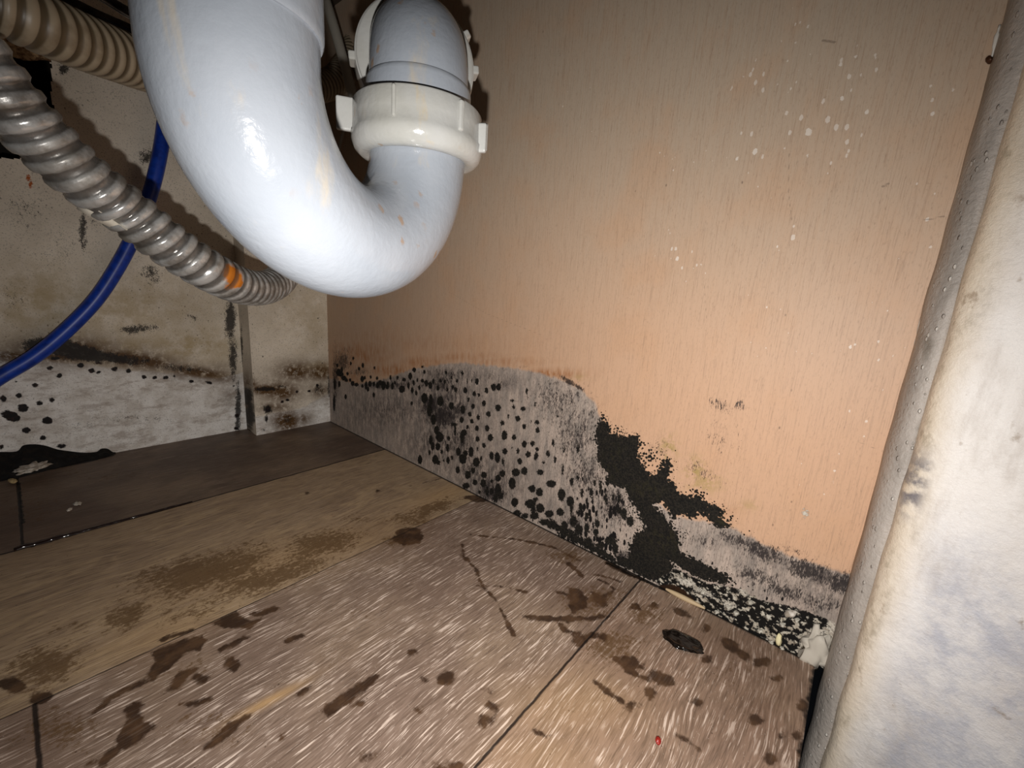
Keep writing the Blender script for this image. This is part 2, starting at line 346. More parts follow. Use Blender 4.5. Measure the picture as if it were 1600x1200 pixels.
for a in [(1012, 712, 26, 22, .9), (1040, 728, 18, 22, .9), (1092, 774, 34, 14, .85, 25), (1075, 792, 34, 16, .8), (962, 672, 26, 12, .8, 25), (1003, 690, 14, 16, .8), (1136, 806, 18, 14, .8, 30), (1020, 798, 22, 14, .8), (1044, 822, 18, 14, .8), (1166, 832, 12, 8, .75), (942, 652, 10, 12, .85), (1052, 705, 12, 10, .55),
          (990, 800, 30, 30, .6), (1060, 835, 30, 16, .6), (1005, 835, 24, 20, .7), (1150, 915, 40, 12, .7, 20), (1000, 735, 60, 60, .3)]: gr.blob('sat', *a)
gr.poly('crumb', [(1022, 908), (1056, 888), (1080, 900), (1110, 912), (1150, 918), (1190, 938), (1240, 948), (1290, 966), (1302, 985), (1256, 1046), (1200, 1018), (1150, 988), (1100, 958), (1055, 930)])
gr.poly('brown', [(1028, 915), (1050, 912), (1068, 920), (1085, 938), (1112, 962), (1104, 966), (1080, 948), (1048, 930)])
gr.poly('white', [(1252, 992), (1262, 983), (1285, 982), (1298, 968), (1306, 975), (1304, 1000), (1290, 1030), (1286, 1062), (1268, 1054), (1250, 1042), (1248, 1010)])
for a in [(1100, 925, 16, 5, 20), (1070, 908, 20, 6, 25), (1140, 945, 12, 6, 20), (1236, 957, 10, 5, 0), (1160, 925, 10, 4, 20), (1120, 980, 26, 4, 27), (1192, 1000, 10, 4, 20)]: gr.dot('white', *a)
gr.dot('white', 1258, 802, 5, 6)
for a in [(1240, 60, 60, 60, .7), (1180, 130, 90, 60, .8), (1330, 110, 80, 50, .85), (1280, 200, 110, 80, .95), (1190, 220, 70, 90, .9), (1060, 400, 60, 60, .8), (1230, 370, 30, 24, 1.0), (1200, 500, 160, 160, .45), (1350, 600, 70, 150, .7), (1290, 740, 60, 60, .6), (1450, 350, 70, 130, .6), (900, 160, 120, 120, .45), (1470, 150, 60, 70, .7), (1050, 250, 100, 100, .5)]:
    gr.blob('fleck', *a)
for a, w in [([(1233, 240), (1232, 300), (1238, 350)], .25), ([(700, 455), (760, 490), (850, 525)], .22), ([(1445, 220), (1470, 200)], .22), ([(1340, 690), (1370, 702)], .2), ([(1285, 63), (1305, 66)], .5), ([(1440, 345), (1475, 338)], .4), ([(1378, 292), (1388, 287)], .5), ([(1100, 440), (1104, 500)], .2), ([(1385, 300), (1392, 260)], .12)]:
    gr.stroke('scratch', a, w)
DOTS = """647 578 3 4;641 588 3 6;663 581 2 3;646 598 2 4;652 594 1.5 3;660 595 3 3;666 599 3 5;672 602 3 6;677 596 2 4;655 606 2 4;644 610 2.5 5;650 614 2 4;643 630 2 3;684 606 3 4;688 595 2 3;695 597 2 4;697 582 2 3;705 590 2 3;714 595 2 3;722 583 2 4;730 596 1 4;737 595 1 3;745 596 3 5;699 609 2 3;707 605 2.2 3.4;712 609 2.6 4;727 610 3 5;741 615 2.6 4.6;748 617 2 3;760 610 3 4.6;771 605 4 6;779 605 3.6 6;732 624 2 4;739 635 3 4.5;756 630 3 5;778 637 4.5 5.5;763 647 3.5 4.5;734 647 3 4;747 652 2.6 4.6;794 650 1.5 4;785 661 3.4 4;705 634 4 6;723 640 4 7;721 656 3.5 5;737 658 3 4;730 667 2.5 3;745 669 3 4.6;761 669 3.5 5;788 677 4 4;725 676 5 5;663 622 5 8;673 625 3 10;671 641 4 10;677 656 4 8;688 627 5 8;709 663 6 3;711 672 2 8;682 672 4 7
687 683 6 8;701 685 2.5 3.5;722 684 3.5 9;746 686 3 5;766 684 4.2 6;788 682 4.4 5.4;803 683 3.2 4.4;673 688 3 8;676 697 3 7;684 698 3.8 5.8;699 700 2.6 6;671 707 2 4;690 706 2 4;716 706 4 7;727 708 4 4.4;723 717 6 8;736 706 4 8;746 702 1.5 3;756 696 3 4;768 712 3.6 6.6;777 715 4 9;786 721 2 6;789 705 4 5;809 705 2.3 4.2;819 694 4.3 5.4;832 693 3.6 4.2;825 710 4 5;812 721 3.6 5.2;837 714 3 5;656 718 3.6 7.5;680 718 5 7;685 723 3 4;700 719 2.6 6;706 715 2 3.6;693 720 1.5 2;744 722 5.6 7.4;752 716 2 4;715 734 3.2 5.6;731 742 4.8 6.4;739 735 3.8 4.4;756 742 4.4 5;785 740 5 5.6;778 747 4.4 5.4;806 738 6.6 6.4;819 736 5 6.4;755 755 4.4 6.6;742 754 4 4.6;768 752 2.5 3;800 755 5.4 9.5;728 759 6 4.6;761 768 3 8;768 768 3.4 6;778 766 5.4 10;774 778 4 7;782 775 4.4 5.4;749 769 2 3;804 785 5.4 7.4;829 763 4 4
844 738 5.4 4.6;861 756 8 6;877 773 6 10;843 769 5.5 6.6;832 764 4.4 6.4;837 780 4 3;844 794 6.4 7.6;858 803 7 6;875 800 6 6.4;829 787 9 7;833 797 4 8;838 712 3 5.4;839 702 2.6 3.4;856 709 3 5;849 723 2.2 2.4;867 718 2.2 5;864 692 2 5.4;879 733 1.6 9;893 752 3 7;903 747 2 4;903 701 2.6 7;881 702 1.5 5;929 755 2 5;938 760 2 11;909 770 2.5 7;924 770 3 8;891 783 6 8;893 792 3 13;907 792 3 6;917 806 3.4 6;896 815 6 9;904 828 6 9;933 818 4 7;917 826 4 8;931 832 4 7;920 847 5.5 7;938 852 7 5;954 845 10 6;961 857 5 10;882 823 5 9;880 836 5 7;897 842 5 7;862 820 8 6;850 816 7 5;835 806 7 6;808 802 6 5;820 806 6 4;975 802 5 8;985 815 6 8;968 798 5 6;947 780 2 9;958 777 2 8;967 778 3 9;800 700 0.8 2;823 611 2 5;824 622 .8 4;801 626 3.4 2.4;802 636 2.2 3.2;817 639 3.8 4;809 654 4 4.6;836 632 1.6 4.4;839 660 3.6 3.4;819 667 3.2 4.4;840 672 3.4 4.4;830 662 .8 4;871 650 3 1.6;826 692 1 1
527 571 2 3;529 582 4 6;534 578 2 5;537 591 4 4;541 594 3 3;547 594 2 3;551 599 3 4;557 601 3.4 3;561 576 2 3;567 571 2 4;585 575 1.6 2.5;543 584 2 3;566 592 3 5;570 590 1.6 3;579 589 1.6 3;589 591 2 2.6;572 602 2 7;578 600 2.6 5;584 600 2 4;590 602 2.6 5;599 602 3.6 7;610 590 1.6 4;613 603 2.2 6;621 590 1.6 3;631 593 3 3;617 598 1.6 3;628 608 5 6;638 603 2 5;566 603 2 3;530 600 2 5;523 600 2 9;522 630 2 14;540 620 2 4;584 617 2 4;643 630 2 3;533 585 4 4;548 568 1.5 3;552 560 1.5 3;575 608 2 4;605 604 3 4;606 600 2 4;594 598 3 4;660 573 2 2"""
for it in DOTS.replace('\n', ';').split(';'):
    x, y, rx, ry = map(float, it.split()); gr.dot('dots', x, y, rx, ry)
MW = mat_wall_right()
wall_r = gr.build('wall_right', lambda u, v: np.stack([np.full_like(u, XR * U), u, v], -1), MW)

# ================================================================ BACK WALL
def mat_back():
    M = Mat('painted_fibreboard_mouldy', 0.6, spec=0.25)
    n_big = M.noise(scale=16, detail=4); n_mid = M.noise(scale=70, detail=5, rough=.65); n_f = M.noise(scale=900, detail=4, rough=.7)
    col = M.mix(M.ramp(n_big, .3, .7), lin(240, 228, 210), lin(212, 200, 182))
    col = M.mix(M.ramp(n_f, .54, .68, 0, .6), col, lin(104, 94, 84))
    nv = M.voronoi(M.scale(1, 1, .7), 210); col = M.mix(M.mul(M.ramp(M.add(nv, M.mul(n_f, .3)), .30, .22), M.ramp(n_big, .42, .6, .1, .8)), col, lin(60, 52, 46))
    col = M.mix(M.mul(M.attr('yellow'), M.ramp(n_mid, .25, .65)), col, lin(176, 154, 112))
    low = M.ramp(M.add(M.attr('low'), M.mul(M.sub(n_mid, .5), 8)), -1.5, 2.0)
    lcol = M.mix(M.ramp(n_mid, .35, .7), lin(246, 242, 236), lin(214, 206, 196)); lcol = M.mix(M.ramp(n_f, .55, .68, 0, .6), lcol, lin(110, 98, 90)); lcol = M.mix(M.mul(M.ramp(M.noise(M.scale(60, 1, 160), 1, 5, .7), .48, .66), .5), lcol, lin(150, 132, 118))
    col = M.mix(low, col, lcol)
    col = M.mix(M.mul(M.attr('brown'), M.ramp(M.noise(scale=200, detail=6, rough=.72), .22, .55)), col, lin(92, 66, 38))
    sp = M.attr('speck')
    gn = M.add(M.mul(M.noise(scale=1300, detail=3, rough=.7), .5), M.mul(M.noise(M.scale(330, 1, 210), 1, 5, .75), .5))
    sm = M.mul(M.ramp(M.sub(M.add(gn, M.mul(sp, .36)), .70), -.03, .03), M.ramp(sp, .05, .3)); col = M.mix(M.mul(sm, .92), col, lin(26, 22, 20))
    col = M.mix(M.ramp(M.add(M.attr('rust'), M.mul(M.sub(n_f, .5), 3)), -.2, .4), col, lin(178, 88, 22))
    nn = M.sub(M.noise(scale=480, detail=4), .5)
    dm = M.ramp(M.add(M.attr('dots'), M.mul(nn, 2.2)), -.2, .5)
    col = M.mix(dm, col, M.mix(M.ramp(M.noise(scale=300), .5, .7), lin(20, 14, 13), lin(52, 30, 24)))
    M.bump(M.add(M.mul(n_mid, .5), M.mul(dm, .6)), .35, .001)
    return M.out(col)
MB = mat_back()
gb = Grid(-.26, XR * U + .006, 0.0, .50, .0012, ony)
gb.poly('low', [(-300, 520), (0, 548), (60, 562), (110, 568), (200, 577), (280, 584), (340, 592), (376, 582), (420, 580), (420, 720), (-300, 800)], lo=-10, margin=.03)
for a in [(180, 480, 160, 60, .7), (60, 470, 100, 60, .8), (300, 540, 80, 30, .9), (200, 545, 80, 24, .8), (330, 590, 40, 8, .8), (290, 640, 60, 20, .25)]: gb.blob('yellow', *a)
for a in [(100, 548, 90, 22, 1.3), (20, 556, 50, 12, 1.1), (210, 562, 90, 16, 1.2, 8), (310, 582, 70, 12, 1.1, 8), (345, 592, 26, 7, .8), (60, 545, 60, 14, .8), (360, 620, 14, 14, .6), (340, 575, 30, 10, .5), (200, 550, 60, 14, .5), (30, 560, 60, 10, .6)]: gb.blob('brown', *a)
for a in [(60, 538, 28, 8, 1.05), (120, 550, 56, 12, 1.5, 10), (80, 540, 40, 12, 1.5), (180, 560, 50, 8, 1.0, 10), (215, 514, 40, 10, .72, -6), (360, 500, 10, 40, .95), (364, 560, 8, 40, .85), (235, 425, 26, 14, .6), (130, 360, 8, 44, .75), (150, 345, 12, 22, .5), (40, 330, 50, 50, .4), (90, 385, 60, 60, .35), (230, 245, 16, 16, .75), (100, 108, 9, 12, .9, 30), (300, 495, 20, 5, .6, 20), (200, 560, 60, 8, .7, 8), (372, 640, 6, 50, .9), (210, 655, 110, 10, .42), (120, 665, 60, 8, .4), (290, 640, 60, 26, .25), (240, 440, 18, 16, .5), (20, 470, 30, 40, .4), (280, 575, 60, 8, .6, 5)]: gb.blob('speck', *a)
for a in [(44, 278, 4, 5), (48, 288, 3, 7)]: gb.dot('rust', *a)
for a in [(78, 575, 5, 3.6), (93, 587, 5, 4), (55, 602, 5, 4), (30, 618, 5.5, 4), (5, 623, 6, 5), (81, 625, 5, 4), (62, 630, 5.5, 4), (36, 637, 9, 7), (17, 650, 17, 8, 20), (74, 657, 9, 6), (41, 672, 7, 5), (67, 684, 5, 4), (96, 697, 8, 3.4), (126, 571, 6, 4), (143, 579, 5.4, 4), (154, 582, 4, 3), (179, 577, 5, 4), (201, 580, 4.6, 4), (225, 589, 4.4, 3.4), (242, 590, 4.6, 3), (259, 590, 4.4, 3), (272, 588, 2.4, 2), (299, 596, 4, 3), (327, 598, 6, 2.4, 15), (365, 603, 2, 2), (370, 649, 3.4, 3.2), (369, 669, 3.4, 2.6), (155, 567, 6, 2.4), (85, 560, 10, 3), (25, 596, 3, 2), (2, 698, 4, 5), (-20, 640, 12, 6), (-30, 600, 8, 5), (-45, 670, 10, 7)]: gb.dot('dots', *a)
gb.poly('cut', [(-90, 30), (0, 58), (20, 62), (40, 72), (60, 84), (78, 93), (79, 120), (78, 150), (88, 185), (64, 230), (28, 247), (-90, 238)], margin=.02)
cutf = gb.f.pop('cut'); rng = np.random.default_rng(3)
cutf = cutf + rng.uniform(-.6, .6, cutf.shape)
wall_b = gb.build('wall_back', lambda u, v: np.stack([u, np.full_like(u, YB * U), v], -1), MB, cut=cutf)
# dark void behind the hole in the panel
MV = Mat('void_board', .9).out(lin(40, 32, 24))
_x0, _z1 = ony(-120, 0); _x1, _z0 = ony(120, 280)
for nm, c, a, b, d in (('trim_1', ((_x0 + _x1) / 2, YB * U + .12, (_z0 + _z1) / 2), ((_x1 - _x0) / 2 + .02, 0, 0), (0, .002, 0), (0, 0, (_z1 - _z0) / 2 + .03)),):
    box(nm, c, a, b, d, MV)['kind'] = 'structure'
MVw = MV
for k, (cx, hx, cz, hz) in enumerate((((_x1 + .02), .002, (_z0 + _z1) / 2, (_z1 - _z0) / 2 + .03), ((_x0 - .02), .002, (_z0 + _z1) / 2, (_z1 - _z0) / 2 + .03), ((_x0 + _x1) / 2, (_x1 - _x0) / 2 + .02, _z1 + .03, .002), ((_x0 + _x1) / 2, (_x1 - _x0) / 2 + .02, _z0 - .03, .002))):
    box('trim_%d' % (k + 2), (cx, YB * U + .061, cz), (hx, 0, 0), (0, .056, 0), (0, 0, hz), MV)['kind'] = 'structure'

# post boxed into the corner
def px_post(x, y): return ony(x, y, YP)
gp = Grid(XL * U, 1.425 * U, 0.0, .50, .001, px_post)
gp.poly('low', [(380, 655), (403, 650), (418, 648), (424, 646), (455, 641), (480, 634), (522, 610), (540, 700), (380, 720)], lo=-10)
for a in [(463, 581, 34, 18, 1.1), (415, 609, 30, 9, 1.4), (440, 612, 36, 20, 1.1), (500, 582, 30, 16, 1.1), (430, 636, 34, 10, .9), (448, 658, 24, 18, 1.3), (475, 655, 14, 12, .9), (500, 610, 20, 14, .9), (395, 600, 10, 10, 1.)]: gp.blob('brown', *a)
for a in [(415, 608, 24, 4, 1.0), (440, 604, 14, 3, .6), (460, 582, 12, 7, .4), (452, 655, 20, 10, .5), (498, 608, 14, 14, .55), (515, 600, 5, 30, .7), (418, 640, 8, 8, 1.0), (416, 655, 3, 9, .8), (412, 672, 6, 3, .6), (470, 540, 60, 60, .22), (514, 520, 3, 60, .6), (445, 510, 60, 50, .2)]: gp.blob('speck', *a)
for a in [(480, 500, 60, 60, .5), (500, 575, 30, 10, .8)]: gp.blob('yellow', *a)
for a in [(441, 628, 2.6, 2.2), (449, 625, 3.4, 2.4), (464, 612, 2.6, 2.4), (483, 611, 2.6, 2.2), (496, 602, 2.8, 2.4), (419, 639, 4.5, 5), (493, 613, 1.2, 1.2), (417, 655, 1.5, 5), (411, 557, 1.5, 1.5), (504, 567, 1.4, 1.2), (497, 497, 1.5, 1.2)]: gp.dot('dots', *a)
gp.field('rust', -8.0)
post_f = gp.build('trim_6', lambda u, v: np.stack([u, np.full_like(u, YP * U), v], -1), MB)
gs = Grid(YP * U, YB * U, 0.0, .50, .001, lambda x, y: onx(x, y, XL))
for a in [(388, 640, 8, 50, 1.1), (385, 600, 10, 20, .9)]: gs.blob('brown', *a)
for a in [(386, 620, 10, 16, 1.2), (390, 650, 10, 30, 1.), (377, 560, 3, 60, .9)]: gs.blob('speck', *a)
for n_, f_ in (('low', -10.), ('yellow', .0), ('rust', -8.), ('dots', -8.)): gs.field(n_, f_)
gs.build('trim_7', lambda u, v: np.stack([np.full_like(u, XL * U), u, v], -1), MB)
# dark strip standing in for shade in the gap between post and right wall
MG = Mat('joint_shade', .9).out(lin(26, 22, 20))
box('trim_8', (1.372 * U + .003, YP * U + .0018, .25), (.0018, 0, 0), (0, .0015, 0), (0, 0, .25), MG)['kind'] = 'structure'

# ================================================================ FLOOR
def mat_floor():
    M = Mat('wet_vinyl_planks', 0.42, spec=0.35)
    X, Y, Z = M.xyz()
    yu = M.mul(Y, 1 / U); xu = M.mul(X, 1 / U)
    rowA = M.math('GREATER_THAN', yu, 2.12); rowB = M.mul(M.math('GREATER_THAN', yu, 1.297), M.sub(1, rowA))
    rowC = M.mul(M.math('GREATER_THAN', yu, .463), M.math('LESS_THAN', yu, 1.297)); rowD = M.math('LESS_THAN', yu, .463)
    off = M.add(M.mul(rowC, 3.7), M.add(M.mul(rowB, 7.1), M.mul(rowA, 12.9)))
    wv = M.sub(M.noise(M.scale(7, 22, 1), 1, 3, .5), .5)
    q = M.comb(M.add(M.mul(X, 52), off), M.add(M.mul(Y, 900), M.mul(wv, 18)), 0)
    gnz = M.noise(q, 1, 3, .55)
    q2 = M.comb(M.add(M.mul(X, 110), off), M.add(M.mul(Y, 1900), M.mul(wv, 34)), 3)
    gn2 = M.noise(q2, 1, 2, .5)
    q3 = M.comb(M.add(M.mul(X, 9), off), M.add(M.mul(Y, 110), M.mul(wv, 14)), 5)
    gn3 = M.noise(q3, 1, 4, .6)
    base = M.mix(rowD, M.mix(rowC, M.mix(rowB, lin(92, 77, 66), lin(180, 155, 123)), lin(140, 119, 105)), lin(154, 128, 110))
    base = M.mix(M.ramp(gn3, .35, .65, 0, .5), base, lin(120, 100, 86))
    base = M.mix(M.ramp(M.noise(scale=12), .4, .7, 0, .35), base, lin(186, 162, 134))
    base = M.mix(M.ramp(gnz, .50, .68, 0, .6), base, lin(92, 74, 62))
    base = M.mix(M.ramp(gn2, .52, .66, 0, .5), base, lin(98, 80, 68))
    cd = M.add(rowC, rowD)
    lt = M.mul(M.ramp(gnz, .43, .36), M.ramp(M.noise(M.scale(40, 60, 1), 1, 3), .36, .52))
    lt2 = M.mul(M.mul(M.ramp(gn2, .41, .34), M.ramp(M.noise(M.scale(25, 50, 1, off=(3, 1, 0)), 1, 3), .4, .6)), .8)
    lt = M.mul(M.mx(lt, lt2), M.sub(1, M.mul(M.attr('damp'), .9)))
    col = M.mix(M.mul(lt, M.add(M.mul(cd, .72), .14)), base, lin(232, 212, 196))
    # fine specks
    vs = M.voronoi(scale=420); col = M.mix(M.mul(M.ramp(vs, .12, .05), M.mul(cd, .4)), col, lin(228, 212, 196))
    vs2 = M.voronoi(M.scale(1, 1, 1, off=(.2, .4, 0)), 150); col = M.mix(M.mul(M.ramp(vs2, .08, .03), .7), col, lin(50, 36, 26))
    # stains
    n1 = M.sub(M.noise(scale=210, detail=5, rough=.62), .5)
    st = M.add(M.attr('stain'), M.add(M.mul(n1, 6.0), M.mul(M.sub(M.noise(M.scale(.6, 1, 1), 95, 3), .5), 6.0))); sm = M.ramp(st, -.9, .9)
    mo = M.attr('mottle'); mn = M.add(M.mul(M.noise(M.scale(.75, 1, 1), 150, 6, .68), .65), M.mul(M.noise(scale=45, detail=3), .35))
    mf = M.noise(M.scale(.7, 1, 1), 420, 4, .75)
    mm = M.mul(M.ramp(M.add(M.add(M.mul(mn, .48), M.mul(mf, .52)), M.mul(mo, .27)), .62, .72), M.ramp(mo, .05, .4))
    col = M.mix(M.mul(M.attr('warm'), .8), col, lin(196, 158, 108))
    col = M.mix(M.mul(M.attr('damp'), .75), col, lin(92, 68, 50))
    col = M.mix(M.mul(mm, .75), col, lin(92, 66, 36))
    scol = M.mix(M.ramp(M.noise(scale=90), .4, .65), lin(52, 34, 22), lin(84, 60, 40))
    fk = M.mul(M.ramp(M.add(M.noise(scale=750, detail=4, rough=.75), M.mul(mo, .10)), .68, .74), .8); col = M.mix(fk, col, lin(56, 38, 24))
    col = M.mix(M.mul(sm, .93), col, scol)
    col = M.mix(M.mul(M.ramp(M.add(M.attr('black'), M.mul(n1, 5)), -.3, .5), .95), col, lin(18, 14, 11))
    # seams between planks
    wob = M.mul(M.sub(M.noise(scale=140, detail=2), .5), .006)
    def seam(v, at_, w): return M.ramp(M.math('ABSOLUTE', M.sub(M.add(v, wob), at_)), w, w * .35)
    s = M.mx(seam(yu, 2.12, .007), M.mul(seam(yu, 1.297, .0035), .6)); s = M.mx(s, seam(yu, .463, .0045))
    e = M.mul(seam(xu, -.075, .006), M.mx(rowA, rowC)); s = M.mx(s, e)
    col = M.mix(M.mul(s, .92), col, lin(22, 16, 14))
    col = M.mix(M.ramp(xu, XR - .004 - .012, XR - .004), col, lin(20, 17, 15))
    dk = M.ramp(M.add(yu, M.mul(M.sub(M.noise(scale=130, detail=3), .5), .03)), -.056, -.068); col = M.mix(dk, col, lin(24, 16, 12))
    h = M.add(M.mul(gnz, -.5), M.mul(s, -2.5)); M.bump(h, .45, .0006)
    rg = M.add(.46, M.mul(M.noise(scale=60, detail=3), .16)); rg = M.sub(rg, M.mul(sm, .12))
    return M.out(col, rg)
gf = Grid(-.42, XR * U + .004, -.0135, YB * U + .004, .00125, onz)
for a in [(330, 890, 130, 36, 1., -16), (500, 850, 80, 26, .9, -14), (430, 900, 120, 26, .9, -18), (200, 960, 50, 26, .9, -30), (70, 1040, 70, 40, .9, -20), (680, 792, 50, 12, .95, -18), (640, 810, 50, 14, .8), (300, 950, 90, 30, .6, -16), (240, 900, 60, 26, .8, -16), (560, 810, 60, 16, .5), (620, 845, 30, 12, .9), (100, 980, 60, 20, .5), (880, 870, 60, 20, .6), (930, 940, 60, 40, .75), (960, 1010, 60, 30, .8), (300, 1040, 90, 50, .5), (90, 1140, 90, 50, .7), (330, 1140, 110, 50, .5), (900, 1110, 60, 30, .4), (560, 960, 50, 20, .4), (50, 790, 80, 50, .5), (150, 740, 120, 20, .5), (1010, 960, 50, 20, .7), (520, 1030, 60, 30, .4), (1150, 1050, 60, 60, .4), (620, 700, 60, 10, .5), (460, 700, 80, 14, .35)]: gf.blob('mottle', *a)
for a in [(1150, 1010, 120, 40, .45, 25), (1200, 1100, 70, 60, .5), (930, 930, 60, 30, .4), (990, 1000, 80, 40, .3), (640, 835, 60, 30, .35), (50, 800, 100, 60, .45), (60, 1150, 60, 60, .5), (250, 1060, 60, 50, .3), (900, 870, 70, 14, .4, 25)]: gf.blob('damp', *a)
for a in [(450, 870, 200, 30, .35, -16), (250, 990, 120, 30, .3, -18), (700, 770, 60, 14, .5, -18), (900, 1100, 120, 60, .35), (420, 1095, 60, 6, .9, -28), (850, 1180, 100, 50, .3)]: gf.blob('warm', *a)
POL = ["228 1020;268 1004;319 991;323 999;313 1017;292 1020;268 1041;233 1066;229 1052;247 1031", "329 974;367 956;383 966;407 967;391 983;351 981", "345 1012;383 993;392 996;356 1015;346 1017", "343 1023;364 1025;376 1041;367 1048;350 1042", "252 1087;281 1047;310 1043;281 1076", "273 1100;327 1090;330 1094;290 1105",
       "209 1095;220 1105;225 1127;246 1133;233 1143;214 1160;186 1178;160 1200;120 1200;150 1185;180 1165;196 1127;200 1105", "324 1159;351 1135;388 1112;392 1120;367 1143;332 1170;318 1168", "458 1086;487 1066;492 1070;466 1090", "500 1112;540 1080;590 1050;596 1058;550 1095;512 1122", "889 919;905 920;918 935;915 950;896 958;886 946",
       "925 925;940 930;948 945;940 950;930 940", "1050 1010;1072 1000;1090 1010;1070 1016", "390 958;430 948;440 952;400 964", "610 838;650 826;662 838;655 850;632 852;615 846", "440 1000;470 990;476 994;448 1006"]
for p in POL: gf.poly('stain', [tuple(map(float, q.split())) for q in p.split(';')])
for p, w in [("819 963;862 967;906 967;948 964", 2.0), ("722 867;744 889;753 915;775 937;792 972;803 992", 1.1), ("736 836;810 843;862 854;906 876", .9), ("933 905;950 912;960 922;945 932", 1.2), ("888 880;902 892;912 905", 1.4), ("930 898;952 903;966 908", 1.3), ("745 915;790 917;822 925", .7), ("870 925;890 930", 1.6), ("150 1110;190 1080;240 1062", 1.6), ("930 1066;950 1083;972 1095", 1.4), ("640 760;700 745", .3), ("962 1030;985 1050;1012 1062", 2.0), ("950 880;985 898;1010 908", 2.2), ("835 1142;860 1152", .8), ("1062 1150;1090 1168", 1.2), ("255 1000;300 985", 2.), ("905 1000;925 992;945 998", 1.5), ("868 965;880 985;900 990", 1.1), ("700 860;722 850;724 868", .8)]:
    gf.stroke('stain', [tuple(map(float, q.split())) for q in p.split(';')], w)
for a in [(937, 937, 12, 8), (991, 948, 10, 5), (1022, 946, 7, 4), (1064, 957, 16, 6, 25), (1103, 983, 8, 6), (1105, 1029, 8, 7), (987, 1037, 20, 8, 15), (1033, 1059, 20, 10, 15), (1016, 1081, 8, 10), (1090, 1097, 10, 8), (989, 1103, 10, 7), (1142, 1007, 16, 8, 35), (1160, 1022, 14, 6, 35), (1190, 1033, 12, 8), (1212, 1059, 10, 6), (1182, 1125, 9, 7), (1219, 1151, 9, 7), (1243, 1149, 6, 6), (1206, 1184, 10, 8), (1254, 1103, 8, 9), (698, 1059, 13, 10), (766, 1103, 7, 6), (755, 1125, 12, 8), (652, 1112, 9, 5), (644, 1018, 8, 6), (906, 998, 11, 12), (945, 998, 6, 8), (928, 994, 8, 5), (639, 834, 20, 10), (664, 1062, 6, 5), (700, 1200, 30, 8), (580, 1180, 16, 6), (760, 1080, 6, 3), (440, 1150, 6, 5), (480, 770, 4, 2), (590, 766, 3, 2), (1250, 1175, 6, 5), (60, 1090, 20, 10), (20, 1070, 20, 10), (310, 1060, 14, 7), (750, 780, 14, 4), (745, 777, 20, 3), (560, 1100, 5, 3)]: gf.dot('stain', *a)
gf.poly('black', [(-80, 700), (0, 706), (60, 700), (180, 705), (178, 712), (140, 722), (90, 732), (40, 742), (0, 752), (-80, 775)])
for p, w in [("30 755;33 800;36 818", 1.0), ("45 856;70 850;120 835", .4), ("950 880;1000 905;1045 925", 1.2)]: gf.stroke('black', [tuple(map(float, q.split())) for q in p.split(';')], w)
MF = mat_floor()
floor = gf.build('floor', lambda u, v: np.stack([u, v, np.zeros_like(u)], -1), MF)

box('trim_12', (-.07, .291, -.0072), (.352, 0, 0), (0, .3045, 0), (0, 0, .0066), Mat('plank_core', .8).out(lin(60, 46, 36)))['kind'] = 'structure'
# cabinet top and left side, out of the frame, so that the box is a box
MBR = Mat('plain_board', .7).out(lin(74, 64, 54))
box('ceiling', (-.07, .29, .505), (.37, 0, 0), (0, .33, 0), (0, 0, .005), MBR)['kind'] = 'structure'
box('wall_left', (-.425, .29, .25), (.005, 0, 0), (0, .31, 0), (0, 0, .25), MBR)['kind'] = 'structure'
box('trim_9', (-.34, YB * U + .003, .25), (.085, 0, 0), (0, .002, 0), (0, 0, .25), MBR)['kind'] = 'structure'

